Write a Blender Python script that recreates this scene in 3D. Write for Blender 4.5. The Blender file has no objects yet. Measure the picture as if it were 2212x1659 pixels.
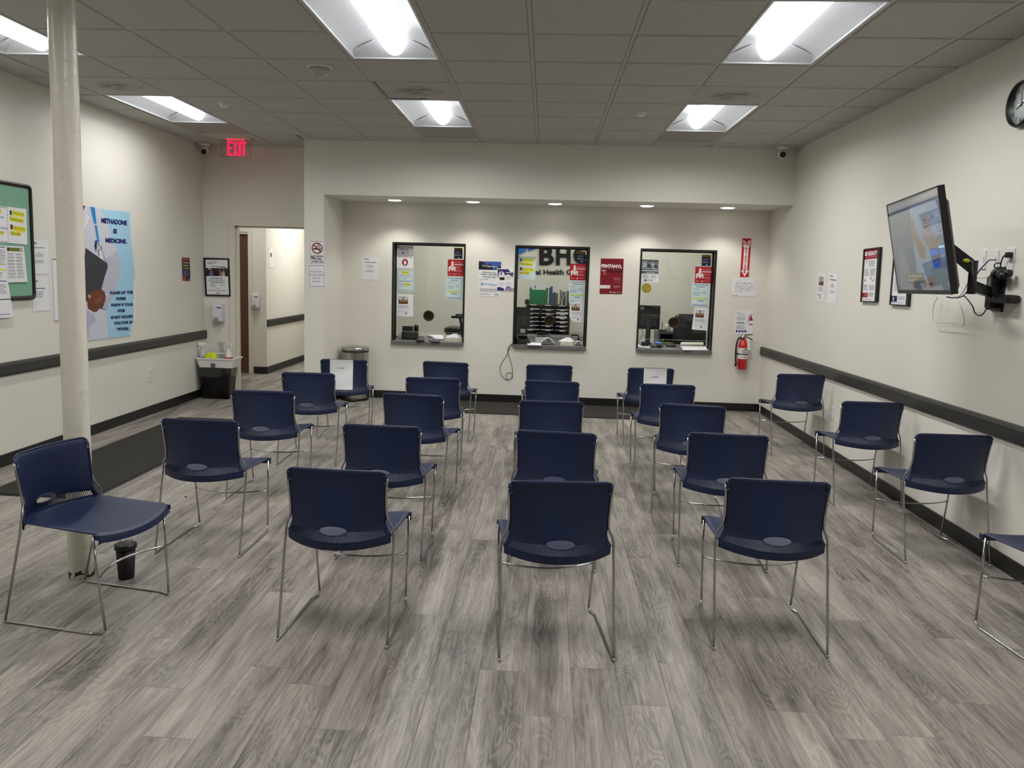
import bpy, bmesh, math, random
from mathutils import Vector, Matrix
random.seed(7)
S = bpy.context.scene
COL = S.collection

# ------------------------------------------------------------------ camera
CAM = Vector((0.1396, -4.8142, 1.5906))
RGT = Vector((0.99788239, 0.0588105, 0.02778596))
UPV = Vector((-0.03439475, 0.114526, 0.99282466))
FWD = Vector((-0.0552063, 0.99167793, -0.11630625))
FPX, PPX, PPY = 1694.267, 1079.348, 788.2375
cd = bpy.data.cameras.new('camera'); cam = bpy.data.objects.new('camera', cd); COL.objects.link(cam)
M = Matrix((RGT, UPV, -FWD)).transposed().to_4x4(); M.translation = CAM
cam.matrix_world = M
cd.sensor_width = 36.0; cd.lens = FPX / 2212 * 36
cd.shift_x = (1106 - PPX) / 2212; cd.shift_y = (PPY - 829.5) / 2212
cd.clip_start = 0.05; cd.clip_end = 100
S.camera = cam
# ------------------------------------------------------------------ world, exposure
w = bpy.data.worlds.new('world'); S.world = w; w.use_nodes = True
w.node_tree.nodes['Background'].inputs[0].default_value = (0.75, 0.82, 0.9, 1)
w.node_tree.nodes['Background'].inputs[1].default_value = 0.05
S.view_settings.view_transform = 'Standard'; S.view_settings.look = 'None'
S.view_settings.gamma = 1.0; S.view_settings.use_curve_mapping = False
S.view_settings.exposure = 0.42
LENS_E = 4.0        # glow of the troffer lenses
TROF_W = 19.0       # light each troffer throws down
DOWN_W = 17.0        # recessed downlights
def lamp(name, kind, loc, power, size=0.3, size_y=None, rot=(0, 0, 0), col=(1, .96, .9), **k):
    l = bpy.data.lights.new(name, kind); l.energy = power; l.color = col
    if kind == 'AREA':
        l.size = size
        if size_y: l.shape = 'RECTANGLE'; l.size_y = size_y
    o = bpy.data.objects.new(name, l); o.location = loc; o.rotation_euler = rot; COL.objects.link(o)
    for a, b in k.items(): setattr(l, a, b)
    return o
WC_ = (1, .985, .955)
lamp('office_ceiling_lamp', 'AREA', (-1.0, 6.0, 2.7), 17, 0.6, 1.2, col=WC_)
lamp('office_ceiling_lamp', 'AREA', (1.4, 6.0, 2.7), 17, 0.6, 1.2, col=WC_)
lamp('hall_ceiling_lamp', 'AREA', (-3.2, 7.6, 2.7), 26, 0.6, 1.2, col=WC_)
lamp('hall_ceiling_lamp', 'AREA', (-3.9, 5.6, 2.7), 10, 0.6, 0.6, col=WC_)
for i_ in (-6, -2, 2):
    for j_ in (-5, -1, 3):
        lamp('troffer_lamp', 'AREA', ((i_ + .5) * .6096, (j_ + 1) * .6096, 2.994), TROF_W * (.52 if i_ == -6 else 1.0), .13, 1.1, col=(1, .99, .97), spread=math.radians(164))

def ray(x, y): return FWD + RGT * ((x - PPX) / FPX) - UPV * ((y - PPY) / FPX)
def P(x, y, X=None, Y=None, Z=None, pl=None):
    """point where the sight line of photo pixel (x, y) meets a plane of the room"""
    d = ray(x, y)
    if pl: t = (pl[0] - CAM).dot(pl[1]) / d.dot(pl[1])
    elif X is not None: t = (X - CAM.x) / d.x
    elif Y is not None: t = (Y - CAM.y) / d.y
    else: t = (Z - CAM.z) / d.z
    return CAM + d * t

# ------------------------------------------------------------------ materials
def lin(c):
    return tuple(((v / 255) / 12.92 if v / 255 <= .04045 else (((v / 255) + .055) / 1.055) ** 2.4) for v in c[:3])
MATS = {}
def mat(name, col, rough=.5, metal=0., spec=.5, var=.04, scale=8., bump=0., bscale=60., emit=0., alpha=None, trans=0., coat=0.):
    if name in MATS: return MATS[name]
    m = bpy.data.materials.new(name); m.use_nodes = True; MATS[name] = m
    nt = m.node_tree; b = nt.nodes['Principled BSDF']; c = lin(col)
    tc = nt.nodes.new('ShaderNodeTexCoord')
    nz = nt.nodes.new('ShaderNodeTexNoise'); nz.inputs['Scale'].default_value = scale; nz.inputs['Detail'].default_value = 4
    nt.links.new(tc.outputs['Object'], nz.inputs['Vector'])
    mx = nt.nodes.new('ShaderNodeMix'); mx.data_type = 'RGBA'
    mx.inputs[6].default_value = tuple(v * (1 - var) for v in c) + (1,)
    mx.inputs[7].default_value = tuple(min(1, v * (1 + var)) for v in c) + (1,)
    nt.links.new(nz.outputs['Fac'], mx.inputs[0]); nt.links.new(mx.outputs[2], b.inputs['Base Color'])
    b.inputs['Roughness'].default_value = rough; b.inputs['Metallic'].default_value = metal
    b.inputs['Specular IOR Level'].default_value = spec
    if coat: b.inputs['Coat Weight'].default_value = coat; b.inputs['Coat Roughness'].default_value = .15
    if trans: b.inputs['Transmission Weight'].default_value = trans
    if emit:
        b.inputs['Emission Color'].default_value = c + (1,); b.inputs['Emission Strength'].default_value = emit
    if bump:
        n2 = nt.nodes.new('ShaderNodeTexNoise'); n2.inputs['Scale'].default_value = bscale; n2.inputs['Detail'].default_value = 3
        bp = nt.nodes.new('ShaderNodeBump'); bp.inputs['Strength'].default_value = bump; bp.inputs['Distance'].default_value = .01
        nt.links.new(tc.outputs['Object'], n2.inputs['Vector'])
        nt.links.new(n2.outputs['Fac'], bp.inputs['Height']); nt.links.new(bp.outputs[0], b.inputs['Normal'])
    return m
def ink(c, emit=0.):
    return mat('print_%d_%d_%d%s' % (*c[:3], '_lit' if emit else ''), c, rough=.6, spec=.25, var=.015, emit=emit)
def N(nt, t, **kw):
    n = nt.nodes.new(t)
    for k, v in kw.items(): setattr(n, k, v)
    return n
def mth(nt, op, a, b=None, clamp=False):
    n = nt.nodes.new('ShaderNodeMath'); n.operation = op; n.use_clamp = clamp
    for i, v in enumerate((a, b)):
        if v is None: continue
        if isinstance(v, (int, float)): n.inputs[i].default_value = v
        else: nt.links.new(v, n.inputs[i])
    return n.outputs[0]
def comb(nt, x, y, z):
    n = nt.nodes.new('ShaderNodeCombineXYZ')
    for i, v in enumerate((x, y, z)):
        if isinstance(v, (int, float)): n.inputs[i].default_value = v
        else: nt.links.new(v, n.inputs[i])
    return n.outputs[0]
def mixc(nt, f, a, b):
    n = nt.nodes.new('ShaderNodeMix'); n.data_type = 'RGBA'
    for i, v in ((0, f), (6, a), (7, b)):
        if isinstance(v, (int, float)): n.inputs[i].default_value = v
        elif isinstance(v, tuple): n.inputs[i].default_value = tuple(v) + (1,)
        else: nt.links.new(v, n.inputs[i])
    return n.outputs[2]
def floor_mat():
    m = bpy.data.materials.new('grey_oak_planks'); m.use_nodes = True; nt = m.node_tree; b = nt.nodes['Principled BSDF']
    g = N(nt, 'ShaderNodeNewGeometry'); s = N(nt, 'ShaderNodeSeparateXYZ'); nt.links.new(g.outputs['Position'], s.inputs[0])
    x, y = s.outputs[0], s.outputs[1]
    W, L = .183, 1.22
    rx = mth(nt, 'DIVIDE', mth(nt, 'SUBTRACT', x, .11), W); row = mth(nt, 'FLOOR', rx)
    wn = N(nt, 'ShaderNodeTexWhiteNoise', noise_dimensions='1D'); nt.links.new(row, wn.inputs['W'])
    ry = mth(nt, 'ADD', mth(nt, 'DIVIDE', y, L), mth(nt, 'MULTIPLY', wn.outputs['Value'], 3.0)); pid = mth(nt, 'FLOOR', ry)
    w2 = N(nt, 'ShaderNodeTexWhiteNoise', noise_dimensions='2D'); nt.links.new(comb(nt, row, pid, 0), w2.inputs['Vector'])
    c3 = N(nt, 'ShaderNodeSeparateColor'); nt.links.new(w2.outputs['Color'], c3.inputs[0])
    r1, r2, r3 = c3.outputs
    fx = mth(nt, 'FRACT', rx); fy = mth(nt, 'FRACT', ry)
    ex = mth(nt, 'MULTIPLY', mth(nt, 'MINIMUM', fx, mth(nt, 'SUBTRACT', 1, fx)), W)
    ey = mth(nt, 'MULTIPLY', mth(nt, 'MINIMUM', fy, mth(nt, 'SUBTRACT', 1, fy)), L)
    e = mth(nt, 'MINIMUM', ex, ey)
    seam = mth(nt, 'SUBTRACT', 1, mth(nt, 'DIVIDE', e, .0022, True), True)
    def noise(sx, sy, det, dist=0., rough=.55, o=0.):
        v = comb(nt, mth(nt, 'ADD', mth(nt, 'MULTIPLY', x, sx), mth(nt, 'MULTIPLY', r1, 37.)),
                 mth(nt, 'ADD', mth(nt, 'MULTIPLY', y, sy), mth(nt, 'MULTIPLY', r2, 53.)), mth(nt, 'ADD', mth(nt, 'MULTIPLY', r3, 11.), o))
        n = N(nt, 'ShaderNodeTexNoise'); n.inputs['Scale'].default_value = 1; n.inputs['Detail'].default_value = det
        n.inputs['Distortion'].default_value = dist; n.inputs['Roughness'].default_value = rough
        nt.links.new(v, n.inputs['Vector']); return n.outputs['Fac']
    big = noise(9, 1.3, 3, .6)
    lowf = noise(11, 2.2, 2, .5, .45, 3.)
    ring = mth(nt, 'SINE', mth(nt, 'MULTIPLY', lowf, 95.))
    ring = mth(nt, 'ADD', mth(nt, 'MULTIPLY', ring, .5), .5)
    ringm = mth(nt, 'MULTIPLY', ring, mth(nt, 'MULTIPLY', mth(nt, 'SUBTRACT', noise(5, 1., 2, 0, .5, 9.), .30), 2.2, True))
    streak = noise(75, 3.0, 5, .25, .65, 5.)
    fine = noise(230, 9.0, 3, 0, .6, 7.)
    v = mth(nt, 'MULTIPLY', mth(nt, 'SUBTRACT', big, .5), 1.6)
    v = mth(nt, 'ADD', v, mth(nt, 'MULTIPLY', mth(nt, 'SUBTRACT', streak, .5), 1.15))
    v = mth(nt, 'ADD', v, mth(nt, 'MULTIPLY', mth(nt, 'SUBTRACT', fine, .5), .55))
    v = mth(nt, 'SUBTRACT', v, mth(nt, 'MULTIPLY', ringm, .34))
    v = mth(nt, 'ADD', v, mth(nt, 'MULTIPLY', mth(nt, 'SUBTRACT', r3, .5), .16))
    v = mth(nt, 'ADD', v, .56, True)
    c = mixc(nt, v, lin((84, 79, 74)), lin((172, 165, 156)))
    c = mixc(nt, mth(nt, 'MULTIPLY', seam, .62), c, lin((58, 52, 47)))
    nt.links.new(c, b.inputs['Base Color'])
    b.inputs['Roughness'].default_value = .42; b.inputs['Specular IOR Level'].default_value = .42
    bp = N(nt, 'ShaderNodeBump'); bp.inputs['Strength'].default_value = .25; bp.inputs['Distance'].default_value = .002
    nt.links.new(mth(nt, 'SUBTRACT', streak, mth(nt, 'MULTIPLY', seam, 1.5)), bp.inputs['Height'])
    nt.links.new(bp.outputs[0], b.inputs['Normal'])
    return m
def wall_mat(name, base, scuff=.10):
    m = bpy.data.materials.new(name); m.use_nodes = True; nt = m.node_tree; b = nt.nodes['Principled BSDF']
    g = N(nt, 'ShaderNodeNewGeometry')
    n1 = N(nt, 'ShaderNodeTexNoise'); n1.inputs['Scale'].default_value = 1.1; n1.inputs['Detail'].default_value = 5
    n2 = N(nt, 'ShaderNodeTexNoise'); n2.inputs['Scale'].default_value = 4; n2.inputs['Detail'].default_value = 8; n2.inputs['Roughness'].default_value = .75
    mp = N(nt, 'ShaderNodeMapping'); mp.inputs['Scale'].default_value = (1, 1, 2.6); nt.links.new(g.outputs['Position'], mp.inputs[0])
    for n in (n1, n2): nt.links.new(mp.outputs[0], n.inputs['Vector'])
    c = lin(base); d = tuple(v * .93 for v in c)
    c1 = mixc(nt, n1.outputs['Fac'], d, c)
    sc = mth(nt, 'MULTIPLY', mth(nt, 'SUBTRACT', n2.outputs['Fac'], .60, False), 5., True)
    c2 = mixc(nt, mth(nt, 'MULTIPLY', sc, scuff), c1, tuple(v * .72 for v in c))
    nt.links.new(c2, b.inputs['Base Color']); b.inputs['Roughness'].default_value = .55; b.inputs['Specular IOR Level'].default_value = .3
    n3 = N(nt, 'ShaderNodeTexNoise'); n3.inputs['Scale'].default_value = 160; nt.links.new(g.outputs['Position'], n3.inputs['Vector'])
    bp = N(nt, 'ShaderNodeBump'); bp.inputs['Strength'].default_value = .12; bp.inputs['Distance'].default_value = .002
    nt.links.new(n3.outputs['Fac'], bp.inputs['Height']); nt.links.new(bp.outputs[0], b.inputs['Normal'])
    return m
def tile_mat():
    m = bpy.data.materials.new('mineral_fibre_tile'); m.use_nodes = True; nt = m.node_tree; b = nt.nodes['Principled BSDF']
    g = N(nt, 'ShaderNodeNewGeometry')
    n = N(nt, 'ShaderNodeTexNoise'); n.inputs['Scale'].default_value = 110; n.inputs['Detail'].default_value = 3
    nt.links.new(g.outputs['Position'], n.inputs['Vector'])
    c = mixc(nt, n.outputs['Fac'], lin((180, 178, 172)), lin((196, 194, 188)))
    nt.links.new(c, b.inputs['Base Color']); b.inputs['Roughness'].default_value = .9; b.inputs['Specular IOR Level'].default_value = .1
    bp = N(nt, 'ShaderNodeBump'); bp.inputs['Strength'].default_value = .3; bp.inputs['Distance'].default_value = .003
    nt.links.new(n.outputs['Fac'], bp.inputs['Height']); nt.links.new(bp.outputs[0], b.inputs['Normal'])
    return m
def column_mat():
    m = bpy.data.materials.new('old_cream_gloss_paint'); m.use_nodes = True; nt = m.node_tree; b = nt.nodes['Principled BSDF']
    g = N(nt, 'ShaderNodeNewGeometry'); s = N(nt, 'ShaderNodeSeparateXYZ'); nt.links.new(g.outputs['Position'], s.inputs[0]); z = s.outputs[2]
    def nz(sc, det, off=0., stretch=1.):
        mp = N(nt, 'ShaderNodeMapping'); mp.inputs['Scale'].default_value = (1, 1, stretch); mp.inputs['Location'].default_value = (off, off, off)
        nt.links.new(g.outputs['Position'], mp.inputs[0])
        n = N(nt, 'ShaderNodeTexNoise'); n.inputs['Scale'].default_value = sc; n.inputs['Detail'].default_value = det
        nt.links.new(mp.outputs[0], n.inputs['Vector']); return n.outputs['Fac']
    c = mixc(nt, nz(3, 5), lin((208, 203, 188)), lin((226, 222, 210)))
    dirt = mth(nt, 'MULTIPLY', mth(nt, 'SUBTRACT', nz(14, 8, 3.), .60), 8., True)
    c = mixc(nt, mth(nt, 'MULTIPLY', dirt, .18), c, lin((120, 108, 86)))
    low = mth(nt, 'SUBTRACT', 1, mth(nt, 'DIVIDE', z, .09), True)
    chip = mth(nt, 'MULTIPLY', mth(nt, 'SUBTRACT', mth(nt, 'ADD', nz(30, 3, 7.), mth(nt, 'MULTIPLY', low, .16)), .66), 40., True)
    chip = mth(nt, 'MULTIPLY', chip, mth(nt, 'MULTIPLY', low, 6., True))
    c = mixc(nt, chip, c, lin((38, 26, 22)))
    yz = mth(nt, 'ABSOLUTE', mth(nt, 'SUBTRACT', z, .165))
    yel = mth(nt, 'MULTIPLY', mth(nt, 'SUBTRACT', 1, mth(nt, 'DIVIDE', yz, .03), True), mth(nt, 'MULTIPLY', mth(nt, 'SUBTRACT', nz(26, 2, 1.3), .5), 6., True))
    c = mixc(nt, mth(nt, 'MULTIPLY', yel, .5), c, lin((205, 170, 40)))
    nt.links.new(c, b.inputs['Base Color']); b.inputs['Roughness'].default_value = .28; b.inputs['Specular IOR Level'].default_value = .5
    h = mth(nt, 'ADD', nz(9, 2, 0., .35), mth(nt, 'MULTIPLY', nz(28, 3, 2.), .35))
    bp = N(nt, 'ShaderNodeBump'); bp.inputs['Strength'].default_value = .35; bp.inputs['Distance'].default_value = .02
    nt.links.new(h, bp.inputs['Height']); nt.links.new(bp.outputs[0], b.inputs['Normal'])
    return m
def vent_mat():
    m = bpy.data.materials.new('dusty_perforated_steel'); m.use_nodes = True; nt = m.node_tree; b = nt.nodes['Principled BSDF']
    tc = N(nt, 'ShaderNodeTexCoord')
    mp = N(nt, 'ShaderNodeMapping'); mp.inputs['Scale'].default_value = (3.2, 7, 1); nt.links.new(tc.outputs['Object'], mp.inputs[0])
    n = N(nt, 'ShaderNodeTexNoise'); n.inputs['Scale'].default_value = 2.2; n.inputs['Detail'].default_value = 7; n.inputs['Distortion'].default_value = 1.4
    nt.links.new(mp.outputs[0], n.inputs['Vector'])
    s = N(nt, 'ShaderNodeSeparateXYZ'); nt.links.new(tc.outputs['Object'], s.inputs[0])
    r = mth(nt, 'ADD', mth(nt, 'POWER', mth(nt, 'MULTIPLY', s.outputs[0], 4.6), 2.), mth(nt, 'POWER', mth(nt, 'MULTIPLY', s.outputs[1], 5.6), 2.))
    near = mth(nt, 'SUBTRACT', 1.05, r, True)
    d = mth(nt, 'MULTIPLY', mth(nt, 'MULTIPLY', mth(nt, 'SUBTRACT', n.outputs['Fac'], .43), 8., True), near)
    c = mixc(nt, mth(nt, 'MULTIPLY', d, .8), lin((178, 175, 168)), lin((50, 48, 44)))
    nt.links.new(c, b.inputs['Base Color']); b.inputs['Roughness'].default_value = .7
    return m
CREAM = wall_mat('cream_wall_paint', (229, 226, 216))
TRIMC = mat('door_frame_paint', (222, 217, 203), .35, var=.02)
FLOOR = floor_mat(); TILE = tile_mat(); COLM = column_mat(); VENT = vent_mat()
TBAR = mat('grid_bar_white', (190, 188, 182), .6)
BASE = mat('black_rubber_base', (24, 23, 22), .38, var=.1)
RAIL = mat('charcoal_rail', (52, 51, 49), .42, var=.06, bump=.1, bscale=250)
NAVY = mat('navy_polypropylene', (9, 28, 64), .46, spec=.55, var=.04, bump=.12, bscale=700)
CHROME = mat('chrome_wire', (190, 190, 192), .17, 1., var=.02)
STEEL = mat('brushed_steel', (176, 173, 168), .24, 1., var=.08)
BLACKF = mat('bronze_black_frame', (34, 31, 29), .4, .3)
BLACKP = mat('black_plastic', (17, 17, 18), .4)
DGREY = mat('dark_grey_plastic', (44, 46, 50), .45)
SILL = mat('grey_laminate', (104, 103, 102), .4)
WHITEP = mat('white_plastic', (228, 227, 224), .4)
PAPER = mat('white_paper', (232, 232, 234), .6, spec=.2)
REFL = mat('white_reflector', (214, 216, 219), .35, var=.02)
LENS = mat('troffer_lens', (250, 252, 255), .4, emit=LENS_E)
DLENS = mat('downlight_lens', (255, 252, 246), .4, emit=6.0)
CARPET = mat('charcoal_carpet', (66, 64, 60), .95, spec=.1, var=.35, scale=260, bump=.8, bscale=420)
WOODB = mat('brown_door_veneer', (92, 62, 42), .45, var=.18, scale=5)
BRONZE = mat('bronze_grille', (74, 60, 38), .32, .75)
BLACKV = mat('black_vinyl', (15, 16, 17), .3, var=.1)
RED = mat('red_enamel', (196, 22, 26), .22, coat=.5)
def glass_mat(name, tint=(1, 1, 1), rough=0.):
    m = bpy.data.materials.new(name); m.use_nodes = True; nt = m.node_tree; b = nt.nodes['Principled BSDF']
    out = nt.nodes['Material Output']
    tr = N(nt, 'ShaderNodeBsdfTransparent'); tr.inputs[0].default_value = tint + (1,)
    gl = N(nt, 'ShaderNodeBsdfGlossy'); gl.inputs['Roughness'].default_value = rough; gl.inputs[0].default_value = (1, 1, 1, 1)
    fr = N(nt, 'ShaderNodeFresnel'); fr.inputs[0].default_value = 1.5
    nz = N(nt, 'ShaderNodeTexNoise'); nz.inputs['Scale'].default_value = 3.
    gm = N(nt, 'ShaderNodeNewGeometry')
    fr2 = mth(nt, 'MULTIPLY', fr.outputs[0], mth(nt, 'SUBTRACT', 1, gm.outputs['Backfacing']))
    f = mth(nt, 'MULTIPLY', fr2, mth(nt, 'ADD', mth(nt, 'MULTIPLY', nz.outputs['Fac'], .1), 1.35), True)
    mx = N(nt, 'ShaderNodeMixShader'); nt.links.new(f, mx.inputs[0]); nt.links.new(tr.outputs[0], mx.inputs[1]); nt.links.new(gl.outputs[0], mx.inputs[2])
    nt.links.new(mx.outputs[0], out.inputs[0]); nt.nodes.remove(b)
    return m
GLASS = glass_mat('pane_glass', (.95, .975, .96)); ACRYL = glass_mat('clear_acrylic', (.97, .9, .9)); CLRP = glass_mat('clear_plastic', (.8, .84, .84), .1)

# ------------------------------------------------------------------ mesh builder
class MB:
    def __init__(s): s.v = []; s.f = []; s.m = []; s.sm = []; s.mats = []
    def mi(s, m):
        if m not in s.mats: s.mats.append(m)
        return s.mats.index(m)
    def add(s, vs, fs, m, smooth=False):
        b = len(s.v); s.v += [tuple(v) for v in vs]; k = s.mi(m)
        for f in fs: s.f.append([b + i for i in f]); s.m.append(k); s.sm.append(smooth)
        return s
    def box(s, a, b, m, bev=0.):
        (x0, y0, z0), (x1, y1, z1) = [min(p, q) for p, q in zip(a, b)], [max(p, q) for p, q in zip(a, b)]
        if bev > 0:
            bev = min(bev, (x1 - x0) / 2.01, (y1 - y0) / 2.01, (z1 - z0) / 2.01)
            bm = bmesh.new(); bmesh.ops.create_cube(bm, size=1)
            for v in bm.verts: v.co = ((x0 + x1) / 2 + v.co.x * (x1 - x0), (y0 + y1) / 2 + v.co.y * (y1 - y0), (z0 + z1) / 2 + v.co.z * (z1 - z0))
            bmesh.ops.bevel(bm, geom=bm.edges[:], offset=bev, segments=2, affect='EDGES', profile=.6)
            bm.verts.ensure_lookup_table(); bm.verts.index_update()
            s.add([v.co.copy() for v in bm.verts], [[v.index for v in f.verts] for f in bm.faces], m); bm.free(); return s
        vs = [(x0, y0, z0), (x1, y0, z0), (x1, y1, z0), (x0, y1, z0), (x0, y0, z1), (x1, y0, z1), (x1, y1, z1), (x0, y1, z1)]
        return s.add(vs, [(0, 3, 2, 1), (4, 5, 6, 7), (0, 1, 5, 4), (1, 2, 6, 5), (2, 3, 7, 6), (3, 0, 4, 7)], m)
    def hexa(s, bot, top, m):
        return s.add(list(bot) + list(top), [(0, 3, 2, 1), (4, 5, 6, 7), (0, 1, 5, 4), (1, 2, 6, 5), (2, 3, 7, 6), (3, 0, 4, 7)], m)
    def lathe(s, prof, c=(0, 0, 0), m=None, seg=28, axis='Z', sx=1., sy=1., cap=True):
        vs = []; fs = []
        for r, h in prof:
            for k in range(seg):
                a = 2 * math.pi * k / seg; p = (r * math.cos(a) * sx, r * math.sin(a) * sy, h)
                if axis == 'Y': p = (p[0], p[2], p[1])
                elif axis == 'X': p = (p[2], p[0], p[1])
                vs.append((p[0] + c[0], p[1] + c[1], p[2] + c[2]))
        n = len(prof)
        for i in range(n - 1):
            for k in range(seg):
                a, b = i * seg + k, i * seg + (k + 1) % seg
                fs.append((a, b, b + seg, a + seg))
        s.add(vs, fs, m, True)
        if cap:
            b = len(s.v) - len(vs)
            for i in (0, n - 1):
                if prof[i][0] > 1e-5: s.f.append([b + i * seg + k for k in range(seg)]); s.m.append(s.mi(m)); s.sm.append(False)
        return s
    def tube(s, pts, r, m, seg=8, closed=False):
        pts = [Vector(p) for p in pts]; n = len(pts); vs = []; fs = []; up = None
        for i, p in enumerate(pts):
            a = pts[(i - 1) % n] if (closed or i > 0) else p; b = pts[(i + 1) % n] if (closed or i < n - 1) else p
            t = (b - a).normalized()
            if up is None: up = Vector((0, 0, 1)) if abs(t.z) < .9 else Vector((1, 0, 0))
            u = (up - t * up.dot(t)); u = u.normalized() if u.length > 1e-6 else t.orthogonal().normalized(); up = u; w_ = t.cross(u)
            for k in range(seg):
                an = 2 * math.pi * k / seg; vs.append(p + (u * math.cos(an) + w_ * math.sin(an)) * r)
        for i in range(n if closed else n - 1):
            for k in range(seg):
                a = i * seg + k; b = i * seg + (k + 1) % seg; j = (i + 1) % n
                fs.append((a, b, j * seg + (k + 1) % seg, j * seg + k))
        s.add(vs, fs, m, True)
        if not closed:
            b = len(s.v) - len(vs)
            for o in (0, (n - 1) * seg): s.f.append([b + o + k for k in range(seg)]); s.m.append(s.mi(m)); s.sm.append(False)
        return s
    def prism(s, pts, off, m):
        """closed outline (list of Vector) swept by the vector off"""
        n = len(pts); off = Vector(off); vs = [Vector(p) for p in pts] + [Vector(p) + off for p in pts]
        fs = [list(range(n))[::-1], list(range(n, 2 * n))] + [(i, (i + 1) % n, n + (i + 1) % n, n + i) for i in range(n)]
        return s.add(vs, fs, m)
    def grid(s, fn, nu, nv, m, smooth=True):
        vs = [fn(i / nu, j / nv) for j in range(nv + 1) for i in range(nu + 1)]
        return s.add(vs, [(j * (nu + 1) + i, j * (nu + 1) + i + 1, (j + 1) * (nu + 1) + i + 1, (j + 1) * (nu + 1) + i) for j in range(nv) for i in range(nu)], m, smooth)
    def build(s, name, parent=None, loc=None, fix=True):
        me = bpy.data.meshes.new(name)
        o_ = Vector(loc) if loc is not None else Vector((0, 0, 0))
        me.from_pydata([tuple(Vector(v) - o_) for v in s.v], [], s.f); me.update()
        for m in s.mats: me.materials.append(m)
        me.polygons.foreach_set('material_index', s.m); me.polygons.foreach_set('use_smooth', s.sm)
        if fix:
            bm = bmesh.new(); bm.from_mesh(me); bmesh.ops.recalc_face_normals(bm, faces=bm.faces); bm.to_mesh(me); bm.free()
        o = bpy.data.objects.new(name, me); COL.objects.link(o)
        if parent: o.parent = parent
        o.location = o_
        return o
def smooth_path(pts, n=6, r=.02):
    """round the corners of a polyline"""
    pts = [Vector(p) for p in pts]; out = [pts[0]]
    for i in range(1, len(pts) - 1):
        a, b, c = pts[i - 1], pts[i], pts[i + 1]
        d1 = (a - b); d2 = (c - b); q = min(r, d1.length * .45, d2.length * .45)
        p1 = b + d1.normalized() * q; p2 = b + d2.normalized() * q
        for k in range(n + 1):
            t = k / n; out.append(p1 * (1 - t) ** 2 + b * 2 * t * (1 - t) + p2 * t * t)
    out.append(pts[-1]); return out
def spline(pts, n=8):
    pts = [Vector(p) for p in pts]; q = [pts[0]] + pts + [pts[-1]]; out = []
    for i in range(1, len(q) - 2):
        a, b, c, d = q[i - 1:i + 3]
        for k in range(n):
            t = k / n; out.append(.5 * ((2 * b) + (c - a) * t + (2 * a - 5 * b + 4 * c - d) * t * t + (3 * b - a - 3 * c + d) * t ** 3))
    out.append(pts[-1]); return out
def tag(o, label, cat, group=None, kind=None):
    o['label'] = label; o['category'] = cat
    if group: o['group'] = group
    if kind: o['kind'] = kind
    return o
def struct(name, mb):
    o = mb.build(name); o['kind'] = 'structure'; return o
def thing(name, label, cat, loc=(0, 0, 0), rz=0, group=None):
    o = bpy.data.objects.new(name, None); COL.objects.link(o); o.location = loc; o.rotation_euler = (0, 0, rz); o.empty_display_size = .1
    return tag(o, label, cat, group)
def local(mb, root):
    """mesh data given in world space, re-expressed in a root that only has a location"""
    mb.v = [tuple(Vector(v) - root.location) for v in mb.v]; return mb
def dup(root, loc, rz, label):
    r = root.copy(); COL.objects.link(r); r.location = loc; r.rotation_euler = (0, 0, rz); r['label'] = label
    for ch in list(root.children):
        c = ch.copy(); COL.objects.link(c); c.parent = r
        for g in ch.children:
            d = g.copy(); COL.objects.link(d); d.parent = c
    return r

# ------------------------------------------------------------------ printed surfaces
GLY = {}
def glyphs(txt, bold=0.):
    k = (txt, bold)
    if k not in GLY:
        c = bpy.data.curves.new('t', 'FONT'); c.body = txt; c.size = 1; c.resolution_u = 3; c.offset = bold; c.fill_mode = 'BOTH'; c.extrude = 0
        o = bpy.data.objects.new('t', c); COL.objects.link(o); bpy.context.view_layer.update()
        me = bpy.data.meshes.new_from_object(o)
        vs = [v.co.copy() for v in me.vertices]; fs = [tuple(p.vertices) for p in me.polygons]
        bpy.data.objects.remove(o); bpy.data.curves.remove(c); bpy.data.meshes.remove(me)
        x0 = min(v.x for v in vs); x1 = max(v.x for v in vs); y0 = min(v.y for v in vs); y1 = max(v.y for v in vs)
        GLY[k] = ([((v.x - x0) / (x1 - x0), (v.y - y0) / (y1 - y0)) for v in vs], fs, (x1 - x0) / (y1 - y0))
    return GLY[k]
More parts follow.
